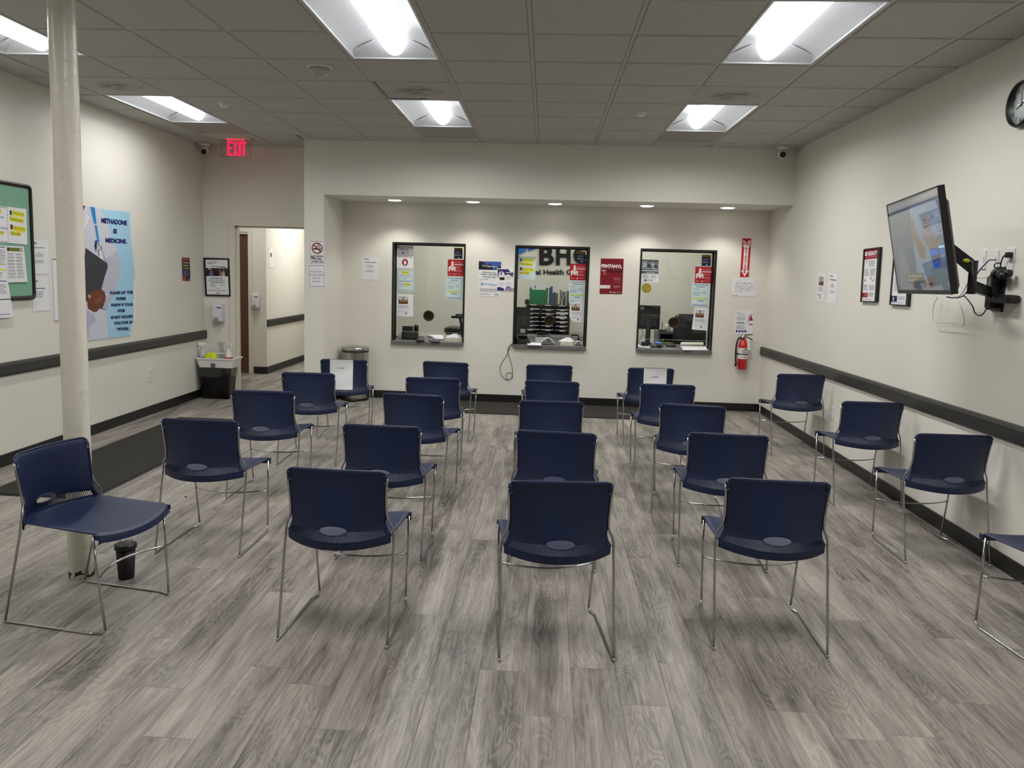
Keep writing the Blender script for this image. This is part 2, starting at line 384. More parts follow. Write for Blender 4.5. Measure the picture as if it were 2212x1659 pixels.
class Art:
    """flat printed sheet standing on a real plane; outline and print are read off the photograph and set on that plane"""
    def __init__(s, pt, nrm, crop=(0, 0, 1), base=PAPER, thick=.0015):
        s.pt = Vector(pt); s.n = Vector(nrm).normalized(); s.c = crop; s.mb = MB(); s.base = base; s.k = 0; s.th = thick; s.emit = 0.
    def frame(s, *c): s.F = c; return s
    F = None
    def q(s, x, y, h):
        if s.F:
            (a, b), (c, d), (e, f), (g, i) = s.F; u, v = x / 100, y / 100
            x = (a * (1 - u) + c * u) * (1 - v) + (g * (1 - u) + e * u) * v; y = (b * (1 - u) + d * u) * (1 - v) + (i * (1 - u) + f * u) * v
        ox, oy, sc = s.c; return P(ox + x / sc, oy + y / sc, pl=(s.pt + s.n * h, s.n))
    def full(s, *c, m=None):
        s.sheet(c, m); return s.frame(*c)
    def sheet(s, pts, m=None):
        a = [s.q(x, y, 0) for x, y in pts]; s.mb.prism(a, s.n * s.th, m or s.base); s.h = s.th; return s
    step = .0001
    def lay(s): s.k += 1; return s.th + .0003 + s.step * s.k
    def poly(s, pts, col):
        h = s.lay(); s.mb.add([s.q(x, y, h) for x, y in pts], [list(range(len(pts)))], ink(col, s.emit)); return s
    def rect(s, x0, y0, x1, y1, col, dy=0.):
        return s.poly([(x0, y0), (x1, y0 + dy), (x1, y1 + dy), (x0, y1)], col)
    def ell(s, cx, cy, rx, ry, col, n=28):
        return s.poly([(cx + rx * math.cos(2 * math.pi * k / n), cy + ry * math.sin(2 * math.pi * k / n)) for k in range(n)], col)
    def ring(s, cx, cy, rx, ry, w_, col, n=36):
        h = s.lay(); vs = []
        for f in (1, 1 - w_):
            vs += [s.q(cx + rx * f * math.cos(2 * math.pi * k / n), cy + ry * f * math.sin(2 * math.pi * k / n), h) for k in range(n)]
        s.mb.add(vs, [(k, (k + 1) % n, n + (k + 1) % n, n + k) for k in range(n)], ink(col, s.emit)); return s
    def line(s, pts, w_, col):
        h = s.lay()
        for (x0, y0), (x1, y1) in zip(pts, pts[1:]):
            d = math.hypot(x1 - x0, y1 - y0) or 1; nx, ny = -(y1 - y0) / d * w_ / 2, (x1 - x0) / d * w_ / 2
            s.mb.add([s.q(x0 + nx, y0 + ny, h), s.q(x1 + nx, y1 + ny, h), s.q(x1 - nx, y1 - ny, h), s.q(x0 - nx, y0 - ny, h)], [(0, 1, 2, 3)], ink(col, s.emit))
        return s
    def border(s, pts, w_, col): return s.line(list(pts) + [pts[0]], w_, col)
    def text(s, t, x0, y0, x1, h, col, dy=0., bold=0., skew=0., h2=None):
        """left, top, right, height (pixels); dy = fall of the line to the right, skew = lean of the uprights"""
        vs, fs, _ = glyphs(t, bold); z = s.lay(); h2 = h2 or h
        out = [s.q(x0 + (x1 - x0) * u + skew * (1 - v), y0 + dy * u + (h + (h2 - h) * u) * (1 - v), z) for u, v in vs]
        s.mb.add(out, fs, ink(col, s.emit)); return s
    def greek(s, x0, y0, x1, y1, n, col, dy=0., rag=.25, w_=.35):
        """lines of small print too fine to read in the photograph"""
        st = (y1 - y0) / n; h = s.lay()
        for i in range(n):
            y = y0 + st * i; x = x0; xe = x1 - random.random() * rag * (x1 - x0)
            while x < xe:
                L = min((x1 - x0) * random.uniform(.08, .22), xe - x)
                a, b = dy * (x - x0) / (x1 - x0), dy * (x + L - x0) / (x1 - x0)
                s.mb.add([s.q(x, y + a, h), s.q(x + L, y + b, h), s.q(x + L, y + b + st * w_, h), s.q(x, y + a + st * w_, h)], [(0, 1, 2, 3)], ink(col, s.emit))
                x += L + (x1 - x0) * .03
        return s
    def done(s, name, label, cat, group=None, parent=None):
        c = Vector((0, 0, 0))
        for v in s.mb.v[:4]: c += Vector(v) / 4
        if parent:
            local(s.mb, parent); return s.mb.build(name, parent, fix=False)
        o = s.mb.build(name, None, c, fix=False)
        return tag(o, label, cat, group)

# ------------------------------------------------------------------ room shell
XL, XR, YS, ZS, YB, YD, H = -3.995, 2.775, 3.95, 2.405, 4.79, 4.52, 3.0
YREAR = -7.0; G = .6096
mb = MB().add([(-6, YREAR - .2, 0), (3.2, YREAR - .2, 0), (3.2, 12.2, 0), (-6, 12.2, 0), (-6, YREAR - .2, -.1), (3.2, YREAR - .2, -.1), (3.2, 12.2, -.1), (-6, 12.2, -.1)],
              [(0, 1, 2, 3), (7, 6, 5, 4), (0, 4, 5, 1), (1, 5, 6, 2), (2, 6, 7, 3), (3, 7, 4, 0)], FLOOR); struct('floor', mb)
struct('wall_left', MB().box((XL - .15, YREAR, 0), (XL, YD, 3.2), CREAM))
struct('wall_right', MB().box((XR, YREAR, 0), (XR + .15, 7.4, 3.2), CREAM))
struct('wall_rear', MB().box((XL - .15, YREAR - .15, 0), (XR + .15, YREAR, 3.2), CREAM))
WIN = [(-1.748, -.847), (-.244, .657), (1.262, 2.172)]; WZ0, WZ1, SILLZ = .72, 1.932, .725
mb = MB()
mb.box((-2.585, YS, 0), (-2.36, YB + .15, 3.2), CREAM)                      # pier
mb.box((-2.36, YS, ZS), (XR, YB + .15, 3.2), CREAM)                         # dropped header
mb.box((-2.36, YB, 0), (XR, YB + .15, SILLZ - .04), CREAM)                  # below the windows
mb.box((-2.36, YB, WZ1), (XR, YB + .15, ZS), CREAM)
xs = [-2.36] + [v for a in WIN for v in a] + [XR]
for i in range(0, 8, 2): mb.box((xs[i], YB, SILLZ - .04), (xs[i + 1], YB + .15, WZ1), CREAM)
struct('wall_back', mb)
DX0, DX1, DZ = -3.632, -2.69, 2.085
struct('wall_doorway', MB().box((XL - .15, YD, 0), (DX0, YD + .14, 3.2), CREAM).box((DX0, YD, DZ), (DX1, YD + .14, 3.2), CREAM).box((DX1, YD, 0), (-2.585, YD + .14, 3.2), CREAM))
mb = MB(); w_ = .04
mb.box((DX0 - w_, YD - .02, 0), (DX0, YD, DZ + .06), TRIMC).box((DX0, YD - .02, DZ), (DX1, YD, DZ + .06), TRIMC).box((DX1, YD - .02, 0), (DX1 + .05, YD, DZ + .06), TRIMC)
mb.box((DX0, YD - .02, 0), (DX0 + .018, YD + .16, DZ), TRIMC).box((DX0 + .018, YD + .05, 0), (DX0 + .034, YD + .09, DZ), TRIMC)
mb.box((DX0 + .018, YD - .02, DZ - .018), (DX1, YD + .16, DZ), TRIMC).box((DX0 + .018, YD + .05, DZ - .036), (DX1, YD + .09, DZ - .018), TRIMC)
struct('trim_1', mb)
# hall beyond the doorway
YH, XH = 6.57, -3.965
struct('wall_hall_left', MB().box((XH - .15, YH + .15, 0), (XH, 12, 3), CREAM))
b = P(538, 700, Y=YH).x + .038; dt = P(530, 501, Y=YH).z
struct('wall_hall_jog', MB().box((b, YH, 0), (XH, YH + .15, 3), CREAM).box((-5.2, YH, dt), (b, YH + .15, 3), CREAM).box((-5.7, YH, 0), (b - .92, YH + .15, 3), CREAM))
struct('wall_hall_side', MB().box((-5.7, YD + .14, 0), (-5.55, YH, 3), CREAM))
struct('wall_hall_near', MB().box((-5.55, YD, 0), (XL - .15, YD + .14, 3), CREAM))
struct('wall_hall_right', MB().box((-2.50, YB + .15, 0), (-2.40, 12, 3), CREAM))
struct('wall_hall_end', MB().box((-4.2, 12, 0), (-2.3, 12.15, 3), CREAM))
struct('ceiling_hall', MB().box((-5.7, YD + .14, 2.78), (-2.4, 12, 2.85), mat('hall_ceiling', (215, 212, 204), .8)))
struct('wall_office_back', MB().box((-2.4, 7.1, 0), (XR, 7.25, 3), CREAM))
struct('ceiling_office', MB().box((-2.4, YB + .15, 2.78), (XR, 7.1, 2.85), mat('hall_ceiling', (215, 212, 204), .8)))
mb = MB().box((b - .86, YH + .05, .01), (b - .04, YH + .09, dt - .032), WOODB)
d1 = mb.build('door_1'); d1['kind'] = 'structure'
MB().lathe([(.0, -.06), (.026, -.055), (.028, -.035), (.012, -.02), (.012, 0)], (b - .80, YH + .05, 1.0), STEEL, 16, 'Y').build('door_handle', d1)
struct('trim_2', MB().box((b - .038, YH - .02, 0), (b + .03, YH, dt + .06), TRIMC).box((b - .92, YH - .02, dt), (b - .038, YH, dt + .06), TRIMC)
       .box((b - .038, YH, 0), (b, YH + .1, dt), TRIMC).box((b - .92, YH, dt - .03), (b - .038, YH + .1, dt), TRIMC).box((b - .99, YH - .02, 0), (b - .92, YH, dt + .06), TRIMC))
# skirting
bh, bt = .095, .013
def skirt(name, a, b):
    mb = MB(); mb.box(a, b, BASE, .003); return struct(name, mb)
skirt('baseboard_left', (XL, YREAR, 0), (XL + bt, YD, bh)); skirt('baseboard_right', (XR - bt, YREAR, 0), (XR, YB, bh))
skirt('baseboard_back', (-2.36, YB - bt, 0), (XR - bt, YB, bh))
skirt('baseboard_alcove', (-2.36, YS + .01, 0), (-2.36 + bt, YB - bt, bh))
skirt('baseboard_pier', (-2.585, YS - bt, 0), (-2.347, YS, bh)) if False else None
skirt('baseboard_doorway', (XL + bt, YD - bt, 0), (DX0 - w_, YD, bh))
skirt('baseboard_hall_left', (XH, YH, 0), (XH + bt, 12, bh + .01)); skirt('baseboard_hall_jog', (b + .03, YH - bt, 0), (XH + bt, YH, bh + .01))
# handrails / chair rails
def rail(name, x0, y0, y1, z0, z1, dz, sgn):
    prof = [(0, 0), (.018, .004), (.026, .02), (.026, .085), (.018, .104), (0, .108)]
    a = [Vector((x0 + sgn * p, y0, z0 + q)) for p, q in prof]; b_ = [Vector((x0 + sgn * p, y1, z1 + q)) for p, q in prof]
    n = len(prof); mb = MB(); mb.add(a + b_, [list(range(n)), list(range(n, 2 * n))[::-1]] + [(i, (i + 1) % n, n + (i + 1) % n, n + i) for i in range(n)], RAIL)
    return struct(name, mb)
rail('trim_3', XR, YB, YREAR, .69, .775, .1, -1)
rail('trim_4', XL, YD, YREAR, .692, .70, .1, 1)
q0 = P(575, 703, X=XH).z - .05
rail('trim_5', XH, YH + .01, 12, .70, .70, .1, 1)

# ceiling: suspended grid and tiles
TROF = [(i, j) for i in (-6, -2, 2) for j in (-5, -1, 3)]
VENTS = [(-6, 2), (-2, 2), (2, 2)]; PANELS = [(-6, 5), (-2, 5), (2, 5)]
skip = set(VENTS) | set(PANELS)
for i, j in TROF: skip |= {(i, j), (i, j + 1)}
mb = MB()
def clipY(x): return YD if x < -2.585 else YS
for i in range(-7, 5):
    for j in range(-12, 8):
        x0, x1 = max(i * G, XL), min((i + 1) * G, XR); y0, y1 = max(j * G, YREAR), (j + 1) * G
        segs = [(x0, x1)]
        if x0 < -2.585 < x1 and y1 > YS: segs = [(x0, -2.585), (-2.585, x1)]
        if (i, j) in skip: continue
        for a, b in segs:
            yl = YD if (b <= -2.585 + 1e-6 or y1 <= YS) else YS; ye = min(y1, yl)
            if ye - y0 < .02 or b - a < .02: continue
            e = .0135; A, B_, C_, D_ = (a + e, y0 + e), (b - e, y0 + e), (b - e, ye - e), (a + e, ye - e); r = .006
            zt, zb = H + .004, H - .007
            top = [(p[0], p[1], zt) for p in (A, B_, C_, D_)]
            low = [(A[0] + r, A[1] + r, zb), (B_[0] - r, B_[1] + r, zb), (C_[0] - r, C_[1] - r, zb), (D_[0] + r, D_[1] - r, zb)]
            mb.add(low + top, [(0, 1, 2, 3), (0, 4, 5, 1), (1, 5, 6, 2), (2, 6, 7, 3), (3, 7, 4, 0)], TILE)
for i in range(-6, 5):
    x = i * G; mb.box((x - .012, YREAR, H + .001), (x + .012, clipY(x + .02), H + .02), TBAR)
MIDS = {(i, j + 1) for i, j in TROF}
for j in range(-11, 8):
    y = j * G
    xa = XL; xb = XR if y < YS else -2.585
    if y > YD: continue
    for i in range(-7, 5):
        p, q = max(i * G + .012, xa), min((i + 1) * G - .012, xb)
        if q > p and (i, j) not in MIDS: mb.box((p, y - .012, H + .002), (q, y + .012, H + .02), TBAR)
for a, b in (((XL, YREAR), (XL + .02, YD)), ((XR - .02, YREAR), (XR, YS)), ((-2.585, YS - .02), (XR, YS)), ((XL, YD - .02), (-2.585, YD)), ((-2.607, YS - .02), (-2.585, YD))):
    mb.box((a[0], a[1], H - .004), (b[0], b[1], H + .015), TBAR)
mb.box((XL - .1, YREAR - .1, H + .14), (XR + .1, YD, H + .2), DGREY)
struct('ceiling', mb)

# recessed troffers
def troffer(label):
    t = thing('ceiling_light', label, 'ceiling light', (0, 0, H), 0, 'recessed ceiling lights')
    W2, L2, lw = G / 2 - .013, G - .013, .072
    fr = MB()
    for a, b in (((-W2, -L2), (-W2 + .012, L2)), ((W2 - .012, -L2), (W2, L2)), ((-W2, -L2), (W2, -L2 + .012)), ((-W2, L2 - .012), (W2, L2))):
        fr.box((a[0], a[1], -.006), (b[0], b[1], .012), REFL)
    fr.build('frame', t)
    rf = MB()
    def side(sg):
        def f(u, v):
            x = W2 - .012 - (W2 - .012 - lw) * u; z = .004 + .085 * math.sin(u * math.pi / 2) ** .8
            return Vector((sg * x, -L2 + .012 + (2 * L2 - .024) * v, z))
        return f
    rf.grid(side(1), 10, 2, REFL); rf.grid(side(-1), 10, 2, REFL)
    # sloping end plates
    for sg in (1, -1):
        ye = sg * (L2 - .012); yi = sg * (L2 - .13)
        rf.add([(-W2 + .012, ye, .002), (W2 - .012, ye, .002), (.085, yi, .10), (-.085, yi, .10)], [(0, 1, 2, 3)], REFL)
        rf.add([(-W2 + .012, ye, .002), (-.085, yi, .10), (-W2 + .03, yi, .02)], [(0, 1, 2)], REFL)
        rf.add([(W2 - .012, ye, .002), (.085, yi, .10), (W2 - .03, yi, .02)], [(0, 1, 2)], REFL)
    rf.box((-W2, -L2, .105), (W2, L2, .11), REFL)
    rf.build('reflector', t)
    ln = MB(); n = 14
    prof = [(-lw, .10)] + [(-lw + 2 * lw * k / n, .055 - .045 * math.sin(math.pi * k / n) ** .7) for k in range(n + 1)] + [(lw, .10)]
    yl = L2 - .035
    a = [Vector((p[0], -yl, p[1])) for p in prof]
    ln.prism(a, (0, 2 * yl, 0), LENS)
    for i in range(len(ln.sm)):
        if len(ln.f[i]) == 4: ln.sm[i] = True
    ln.build('lens', t)
    return t
cname = {-6: 'left', -2: 'middle', 2: 'right'}
jn = {3: 'far row by the front wall', -1: 'row above the near chairs', -5: 'row above the camera', -9: 'row behind the camera'}
t0 = None
for i, j in TROF:
    lab = 'lit recessed ceiling light, %s one of the %s' % (cname[i], jn[j]); loc = ((i + .5) * G, (j + 1) * G, H)
    if t0 is None: t0 = troffer(lab); t0.location = loc
    else: dup(t0, loc, 0, lab)
for k, (i, j) in enumerate(VENTS):
    c = ((i + .5) * G, (j + .5) * G, H)
    t = thing('ceiling_vent', 'dust-streaked grey air vent panel in the %s lighting strip, beside the far ceiling light' % cname[i], 'ceiling vent', c, 0, 'dusty ceiling vents')
    MB().box((-.293, -.293, -.003), (.293, .293, .006), VENT).build('perforated_face', t)
    if i == -2:
        MB().box((-.30, -.285, -.006), (-.288, .29, -.002), BLACKP).box((-.285, .275, -.006), (.02, .29, -.002), BLACKP).build('gap_shade_strip', t)  # solid black strips stand in for the shade inside an open gap
for k, (i, j) in enumerate(PANELS):
    c = ((i + .5) * G, (j + .5) * G, H)
    o = MB().box((-.293, -.293, -.004), (.293, .293, .006), mat('grey_return_panel', (160, 156, 148), .7, var=.05)).build('ceiling_panel')
    o.location = c; tag(o, 'plain dark grey ceiling panel just beyond the %s far ceiling light' % cname[i], 'ceiling panel', 'dark ceiling panels')

# downlights in the header
DL = [(857, 434), (1024, 438), (1199, 441), (1398, 444), (1576, 447)]
dn = ['leftmost', 'second from left', 'middle', 'second from right', 'rightmost']
for k, (x, y) in enumerate(DL):
    p = P(x, y, Z=ZS); yy = 4.43
    t = thing('downlight', 'round lit downlight under the header, %s of the five' % dn[k], 'downlight', (p.x, yy, ZS), 0, 'downlights over the service windows')
    MB().lathe([(.078, -.001), (.094, -.006), (.096, 0), (.078, 0)], (0, 0, 0), WHITEP, 32).build('trim_ring', t)
    MB().lathe([(.001, -.012), (.05, -.011), (.077, -.005), (.077, 0)], (0, 0, 0), DLENS, 32).build('lens', t)
    l = lamp('downlight_beam', 'SPOT', (p.x, yy, ZS - .02), DOWN_W, rot=(0, 0, 0), spot_size=math.radians(112), spot_blend=.55, shadow_soft_size=.06)

# ------------------------------------------------------------------ painted steel column
def colf(u, v):
    a = u * 2 * math.pi; r = .061 + .0012 * math.sin(7 * a + 9 * v) * math.sin(23 * v)
    return Vector((r * math.cos(a), r * math.sin(a), v * 2.995))
o = MB().grid(colf, 40, 60, COLM).build('support_column'); o.location = (-2.179, -1.082, 0)
tag(o, 'round cream-painted steel column with chipped base, floor to ceiling', 'column')

# ------------------------------------------------------------------ floor runners
def mat_rug(name, label, x0, y0, x1, y1):
    t = thing(name, label, 'floor mat', ((x0 + x1) / 2, (y0 + y1) / 2, 0)); a, b = (x1 - x0) / 2, (y1 - y0) / 2; e = .02
    MB().box((-a + e, -b + e, .001), (a - e, b - e, .009), CARPET).build('carpet_pile', t)
    ed = MB()
    for p, q in (((-a, -b), (a, -b + e)), ((-a, b - e), (a, b)), ((-a, -b + e), (-a + e, b - e)), ((a - e, -b + e), (a, b - e))):
        ed.box((p[0], p[1], .0005), (q[0], q[1], .005), BLACKP, .002)
    ed.build('rubber_border', t); return t
mat_rug('floor_mat', 'charcoal carpet runner on the floor along the left wall', -3.64, .155, -2.86, 3.05)
mat_rug('floor_mat', 'charcoal carpet runner on the floor under the service windows', -1.02, 3.92, 1.95, 4.76)

# ------------------------------------------------------------------ stacking chair
def chair_meshes():
    K = 58; us = [-1, -.96]
    for k in range(2 * K + 2): us.append(-.925 + 1.85 * (k + (.22 if k % 2 else 0)) / (2 * K + 1.22))
    us += [.96, 1]
    zs_ = [0., .003] + [.006 + .003 * k for k in range(1, 32)]            # heights above the band at the centre
    zmax = zs_[-1]
    def wz(z):                                                    # half width against height
        pts = [(.44, .230), (.462, .226), (.485, .212), (.51, .204), (.56, .2035), (.64, .207), (.70, .2115), (.735, .2150), (.752, .2173)]
        for (a, p), (b, q) in zip(pts, pts[1:]):
            if z <= b: t = max(0, (z - a) / (b - a)); return p + (q - p) * t
        return pts[-1][1]
    def S_(u, h):
        c = 1 - u * u; z0 = .462 - .015 * c
        zt = .7495 + .004 * c
        H0 = .30
        z = z0 + (zt - z0) * (h / H0)
        w_ = wz(z)
        ys = .108 - .145 * (z - .46) - .006 * (max(0, (z - .715)) / .035) ** 2
        tt = (z - .445) / .305; bl = .112 - .130 * tt + .038 * tt * tt
        y = ys - bl * (1 - abs(u) ** 2.2)
        x = w_ * u
        if z > .71 and abs(u) > .84:                               # rounded top corners
            k = (z - .71) / .042; q = (abs(u) - .84) / .16; z -= .016 * k * q ** 2.5; x -= math.copysign(.004 * k * k * q, u)
        return Vector((x, y, z))
    hs = zs_ + [zmax + (.30 - zmax) * k / 14 for k in range(1, 15)]
    nv = len(hs); nu = len(us)
    bm = bmesh.new(); V = [[bm.verts.new(S_(u, h)) for u in us] for h in hs]
    ox, oz, rx, rz = 0., .499, .0605, .0185
    for j in range(nv - 1):
        for i in range(nu - 1):
            c = (V[j][i].co + V[j + 1][i + 1].co) / 2
            e = ((c.x - ox) / rx) ** 2 + ((c.z - oz) / rz) ** 2
            er = ((c.x - ox) / (rx + .006)) ** 2 + ((c.z - oz) / (rz + .005)) ** 2
            hm = (hs[j] + hs[j + 1]) / 2; top = .052 - .024 * abs(c.x / .21) ** 1.3
            slot = (i % 2 == 0) and 2 <= i <= 2 * K + 3 and .003 < hm < top and er > 1
            if e < 1 or slot: continue
            bm.faces.new((V[j][i], V[j][i + 1], V[j + 1][i + 1], V[j + 1][i]))
    for v in [v for v in bm.verts if not v.link_faces]: bm.verts.remove(v)
    for v in bm.verts:
        e = math.sqrt(((v.co.x - ox) / rx) ** 2 + ((v.co.z - oz) / rz) ** 2)
        if .86 < e < 1.12 and any(len(ed.link_faces) == 1 for ed in v.link_edges):
            v.co.x = ox + (v.co.x - ox) / e; v.co.z = oz + (v.co.z - oz) / e
    bmesh.ops.recalc_face_normals(bm, faces=bm.faces)
    bmesh.ops.solidify(bm, geom=bm.faces[:], thickness=.0042)
    bm.verts.ensure_lookup_table(); bm.verts.index_update()
    mb = MB(); mb.add([v.co.copy() for v in bm.verts], [[v.index for v in f.verts] for f in bm.faces], NAVY, True); bm.free()
    def ysurf(x, z):                                               # depth of the shell at x, z
        u = max(-1, min(1, x / wz(z))); c = 1 - u * u; z0 = .462 - .015 * c; return S_(u, (z - z0) / (.7495 + .004 * c - z0) * .30).y
    rim = [Vector((ox + (rx + .001) * math.cos(2 * math.pi * k / 40), ysurf(rx * math.cos(2 * math.pi * k / 40), oz + rz * math.sin(2 * math.pi * k / 40)), oz + (rz + .001) * math.sin(2 * math.pi * k / 40))) for k in range(40)]
    mb.tube(rim, .0038, NAVY, 8, True)
    # turned-over top edge and side sockets for the wire
    mb.tube([S_(-1 + 2 * k / 30, .2985) for k in range(31)], .0046, NAVY, 8)
    for sg in (-1, 1):
        mb.tube([S_(sg, h) + Vector((0, 0, 0)) for h in (.075, .12, .16, .2, .24, .27, .297)], .0045, NAVY, 8)
        q = [S_(sg * .97, h) + Vector((0, -.003, 0)) for h in (.245, .262, .28, .294)]
        mb.tube(q, .0095, NAVY, 10)
    return mb, S_
def chair(label):
    t = thing('stacking_chair', label, 'chair', (0, 0, 0), 0, 'navy sled-base stacking chairs')
    back, S_ = chair_meshes(); back.build('backrest', t, fix=False)
    seat = MB()
    def seatf(u, v):                                                # u across, v front to rear
        U = 2 * u - 1; c = 1 - U * U
        yf = .492 + .042 * c; yr = .108 - .112 * (1 - abs(U) ** 2.2)
        y = yf + (yr - yf) * v
        wd = .236 - .008 * v
        dish = .026 * c * math.sin(min(1, v * 1.15) * math.pi) ** .8 + .016 * c * v
        z = .458 + .006 * v - dish - .012 * c * (1 - v) ** 3 * 1.5
        fr = max(0, (.07 - v) / .07); z -= .020 * fr ** 2
        ed = max(0, (abs(U) - .93) / .07); z -= .009 * ed ** 2 * (1 - v * .8)
        return Vector((wd * U, y, z))
    bm = bmesh.new(); nu, nv = 40, 44
    vv = [0, .01, .025, .045, .07] + [.07 + .93 * k / (nv - 4) for k in range(1, nv - 3)]
    V = [[bm.verts.new(seatf(i / nu, v)) for i in range(nu + 1)] for v in vv]
    for j in range(len(vv) - 1):
        for i in range(nu): bm.faces.new((V[j][i], V[j][i + 1], V[j + 1][i + 1], V[j + 1][i]))
    bmesh.ops.recalc_face_normals(bm, faces=bm.faces)
    bmesh.ops.solidify(bm, geom=bm.faces[:], thickness=.0048)
    bm.verts.ensure_lookup_table(); bm.verts.index_update()
    seat.add([v.co.copy() for v in bm.verts], [[v.index for v in f.verts] for f in bm.faces], NAVY, True); bm.free()
    def band(u, v):                                                 # rear apron below the slots
        U = 2 * u - 1; p = S_(U, .004); return Vector((p.x * 1.005, p.y - .0035 * math.sin(math.pi * v) - .002, p.z + .002 - (.041 - .005 * (1 - U * U)) * v))
    seat.grid(band, 40, 5, NAVY)
    def band2(u, v): p = band(u, v); return Vector((p.x, p.y + .008, p.z))
    seat.grid(band2, 40, 5, NAVY)
    for v in (0, 1): seat.add([band(k / 40, v) for k in range(41)] + [band2(k / 40, v) for k in range(41)], [(k, k + 1, 42 + k, 41 + k) for k in range(40)], NAVY, True)
    def lip(u, v):                                                  # front waterfall lip
        p = seatf(u, 0); U = 2 * u - 1; return Vector((p.x, p.y + .004 * math.sin(math.pi * v * .6), p.z - .026 * v))
    seat.grid(lip, 40, 3, NAVY)
    for sg in (0, 1):
        seat.box((-.238 + sg * .476 - .004 + (.004 if sg == 0 else -.004), .470, .424), (-.238 + sg * .476 + .004 + (.004 if sg == 0 else -.004), .500, .446), NAVY, .003)
    seat.build('seat', t, fix=True)
    r = .0056
    for sg in (-1, 1):
        rear = [S_(sg * 1.0, .272) + Vector((sg * .002, -.004, 0)), S_(sg, .2) + Vector((sg * .0035, -.005, 0)), S_(sg, .12) + Vector((sg * .004, -.004, 0)),
                Vector((sg * .2125, .098, .532)), Vector((sg * .2365, .112, .490)), Vector((sg * .2385, .108, .44)), Vector((sg * .238, .004, .014))]
        MB().tube(smooth_path(rear, 5, .03), r, CHROME, 8).build('leg', t)
        run = [Vector((sg * .238, .004, .014)), Vector((sg * .238, -.002, .0062)), Vector((sg * .2375, .02, .0058)), Vector((sg * .233, .44, .0058)), Vector((sg * .216, .487, .0062)), Vector((sg * .2135, .496, .02))]
        MB().tube(smooth_path(run, 5, .012), r, CHROME, 8).build('sled_runner', t)
        MB().tube([Vector((sg * .2135, .496, .02)), Vector((sg * .224, .478, .245)), Vector((sg * .231, .462, .436))], r, CHROME, 8).build('leg', t)
    st = [Vector((-.224 + .448 * k / 20, .478 - .075 * math.sin(math.pi * k / 20), .245)) for k in range(21)]
    MB().tube(st, .0048, CHROME, 8).build('stretcher', t)
    return t
# x, y, degrees, which one
CH = [
 (-.716, -1.687, -1.8, 'nearest chair of the left-centre column'), (-.727, -.72, -1.6, 'second chair from the front in the left-centre column'),
 (-.749, .386, -7.1, 'third chair from the front in the left-centre column'), (-.726, 1.253, 2.9, 'fourth chair from the front in the left-centre column'),
 (-.774, 2.368, -4.0, 'farthest chair of the left-centre column, nearest the left service window'),
 (.238, -1.725, 6.2, 'nearest chair of the middle column, seen square from behind'), (.22, -.706, -3.4, 'second chair from the front in the middle column'),
 (.207, .318, 2.5, 'third chair from the front in the middle column'), (.212, 1.315, -4.2, 'fourth chair from the front in the middle column'),
 (.205, 2.408, 4.0, 'farthest chair of the middle column, below the middle service window'),
 (1.153, -1.556, -2.2, 'nearest chair of the right-centre column'), (1.163, -.586, -3.1, 'second chair from the front in the right-centre column'),
 (1.142, .372, -7.3, 'third chair from the front in the right-centre column'), (1.135, 1.352, .4, 'fourth chair from the front in the right-centre column'),
 (1.149, 2.438, 4.1, 'farthest chair of the right-centre column, with a white sheet on its back'),
 (-1.722, -.758, -.6, 'nearest chair of the far-left column, behind the turned chair'), (-1.755, .299, 2.4, 'second chair of the far-left column'),
 (-1.741, 1.285, 2.9, 'third chair of the far-left column'), (-1.707, 2.293, 6.6, 'farthest chair of the far-left column, with a white sheet on its back'),
 (2.49, 2.354, 1.4, 'farthest of the chairs against the right wall'), (2.497, .798, .2, 'second farthest of the chairs against the right wall'),
 (2.49, -.344, 1.3, 'second nearest of the chairs against the right wall'), (2.50, -1.60, 7.0, 'chair at the right picture edge, nearest along the right wall'),
 (-2.150, -1.4075, -99.8, 'turned sideways facing right, beside the painted column'),
]
c0 = None; CHO = []
for x, y, a, s_ in CH:
    lab = 'navy plastic chair on chrome wire sled legs, ' + s_
    lab = ' '.join(lab.split())
    lab = 'navy wire-legged chair, ' + s_
    if c0 is None: c0 = chair(lab); c0.location = (x, y, 0); c0.rotation_euler = (0, 0, math.radians(a)); CHO.append(c0)
    else: CHO.append(dup(c0, (x, y, 0), math.radians(a), lab))
# sheets taped over two chair backs
def chair_sheet(idx, x0, x1, z0, label, txt, tz):
    ch = CHO[idx]; a = ch.rotation_euler.z; base = ch.location
    _, S_ = CHM
    mb = MB()
    def f(u, v):
        x = x0 + (x1 - x0) * u; z = .752 - (.752 - z0) * v; uu = x / .21; y = .07 - .0 ; c = 1 - uu * uu
        zz0 = .462 - .015 * c; h = (min(z, .749) - zz0) / (.7495 + .004 * c - zz0) * .3
        p = S_(uu, h); return Vector((x, p.y - .0075 - .003 * math.sin(9 * v + 3 * u) - .004 * v, z))
    mb.grid(f, 10, 14, PAPER)
    mb.grid(lambda u, v: f(u, v) + Vector((0, .0006, 0)), 10, 14, PAPER)
    vs, fs, _r = glyphs(txt, .012); w_ = .062; cx = (x0 + x1) / 2
    out = []
    for u, v in vs:
        uu = .5 + (u - .5) * w_ / (x1 - x0); vv = (.752 - tz + (.5 - v) * .013) / (.752 - z0); out.append(f(uu, vv) + Vector((0, -.0012, 0)))
    mb.add(out, fs, ink((60, 60, 64)))
    o = mb.build('paper_sign', fix=False); o.location = base; o.rotation_euler = (0, 0, a)
    return tag(o, label, 'sign', 'white sheets on chair backs')
CHM = chair_meshes()
chair_sheet(18, -.125, .088, .475, 'white paper sign taped to the chair back beside the steel trash can', 'UA ONLY', .672)
chair_sheet(14, -.072, .145, .475, 'white paper sign taped to the chair back below the right service window', 'UA ONLY', .672)

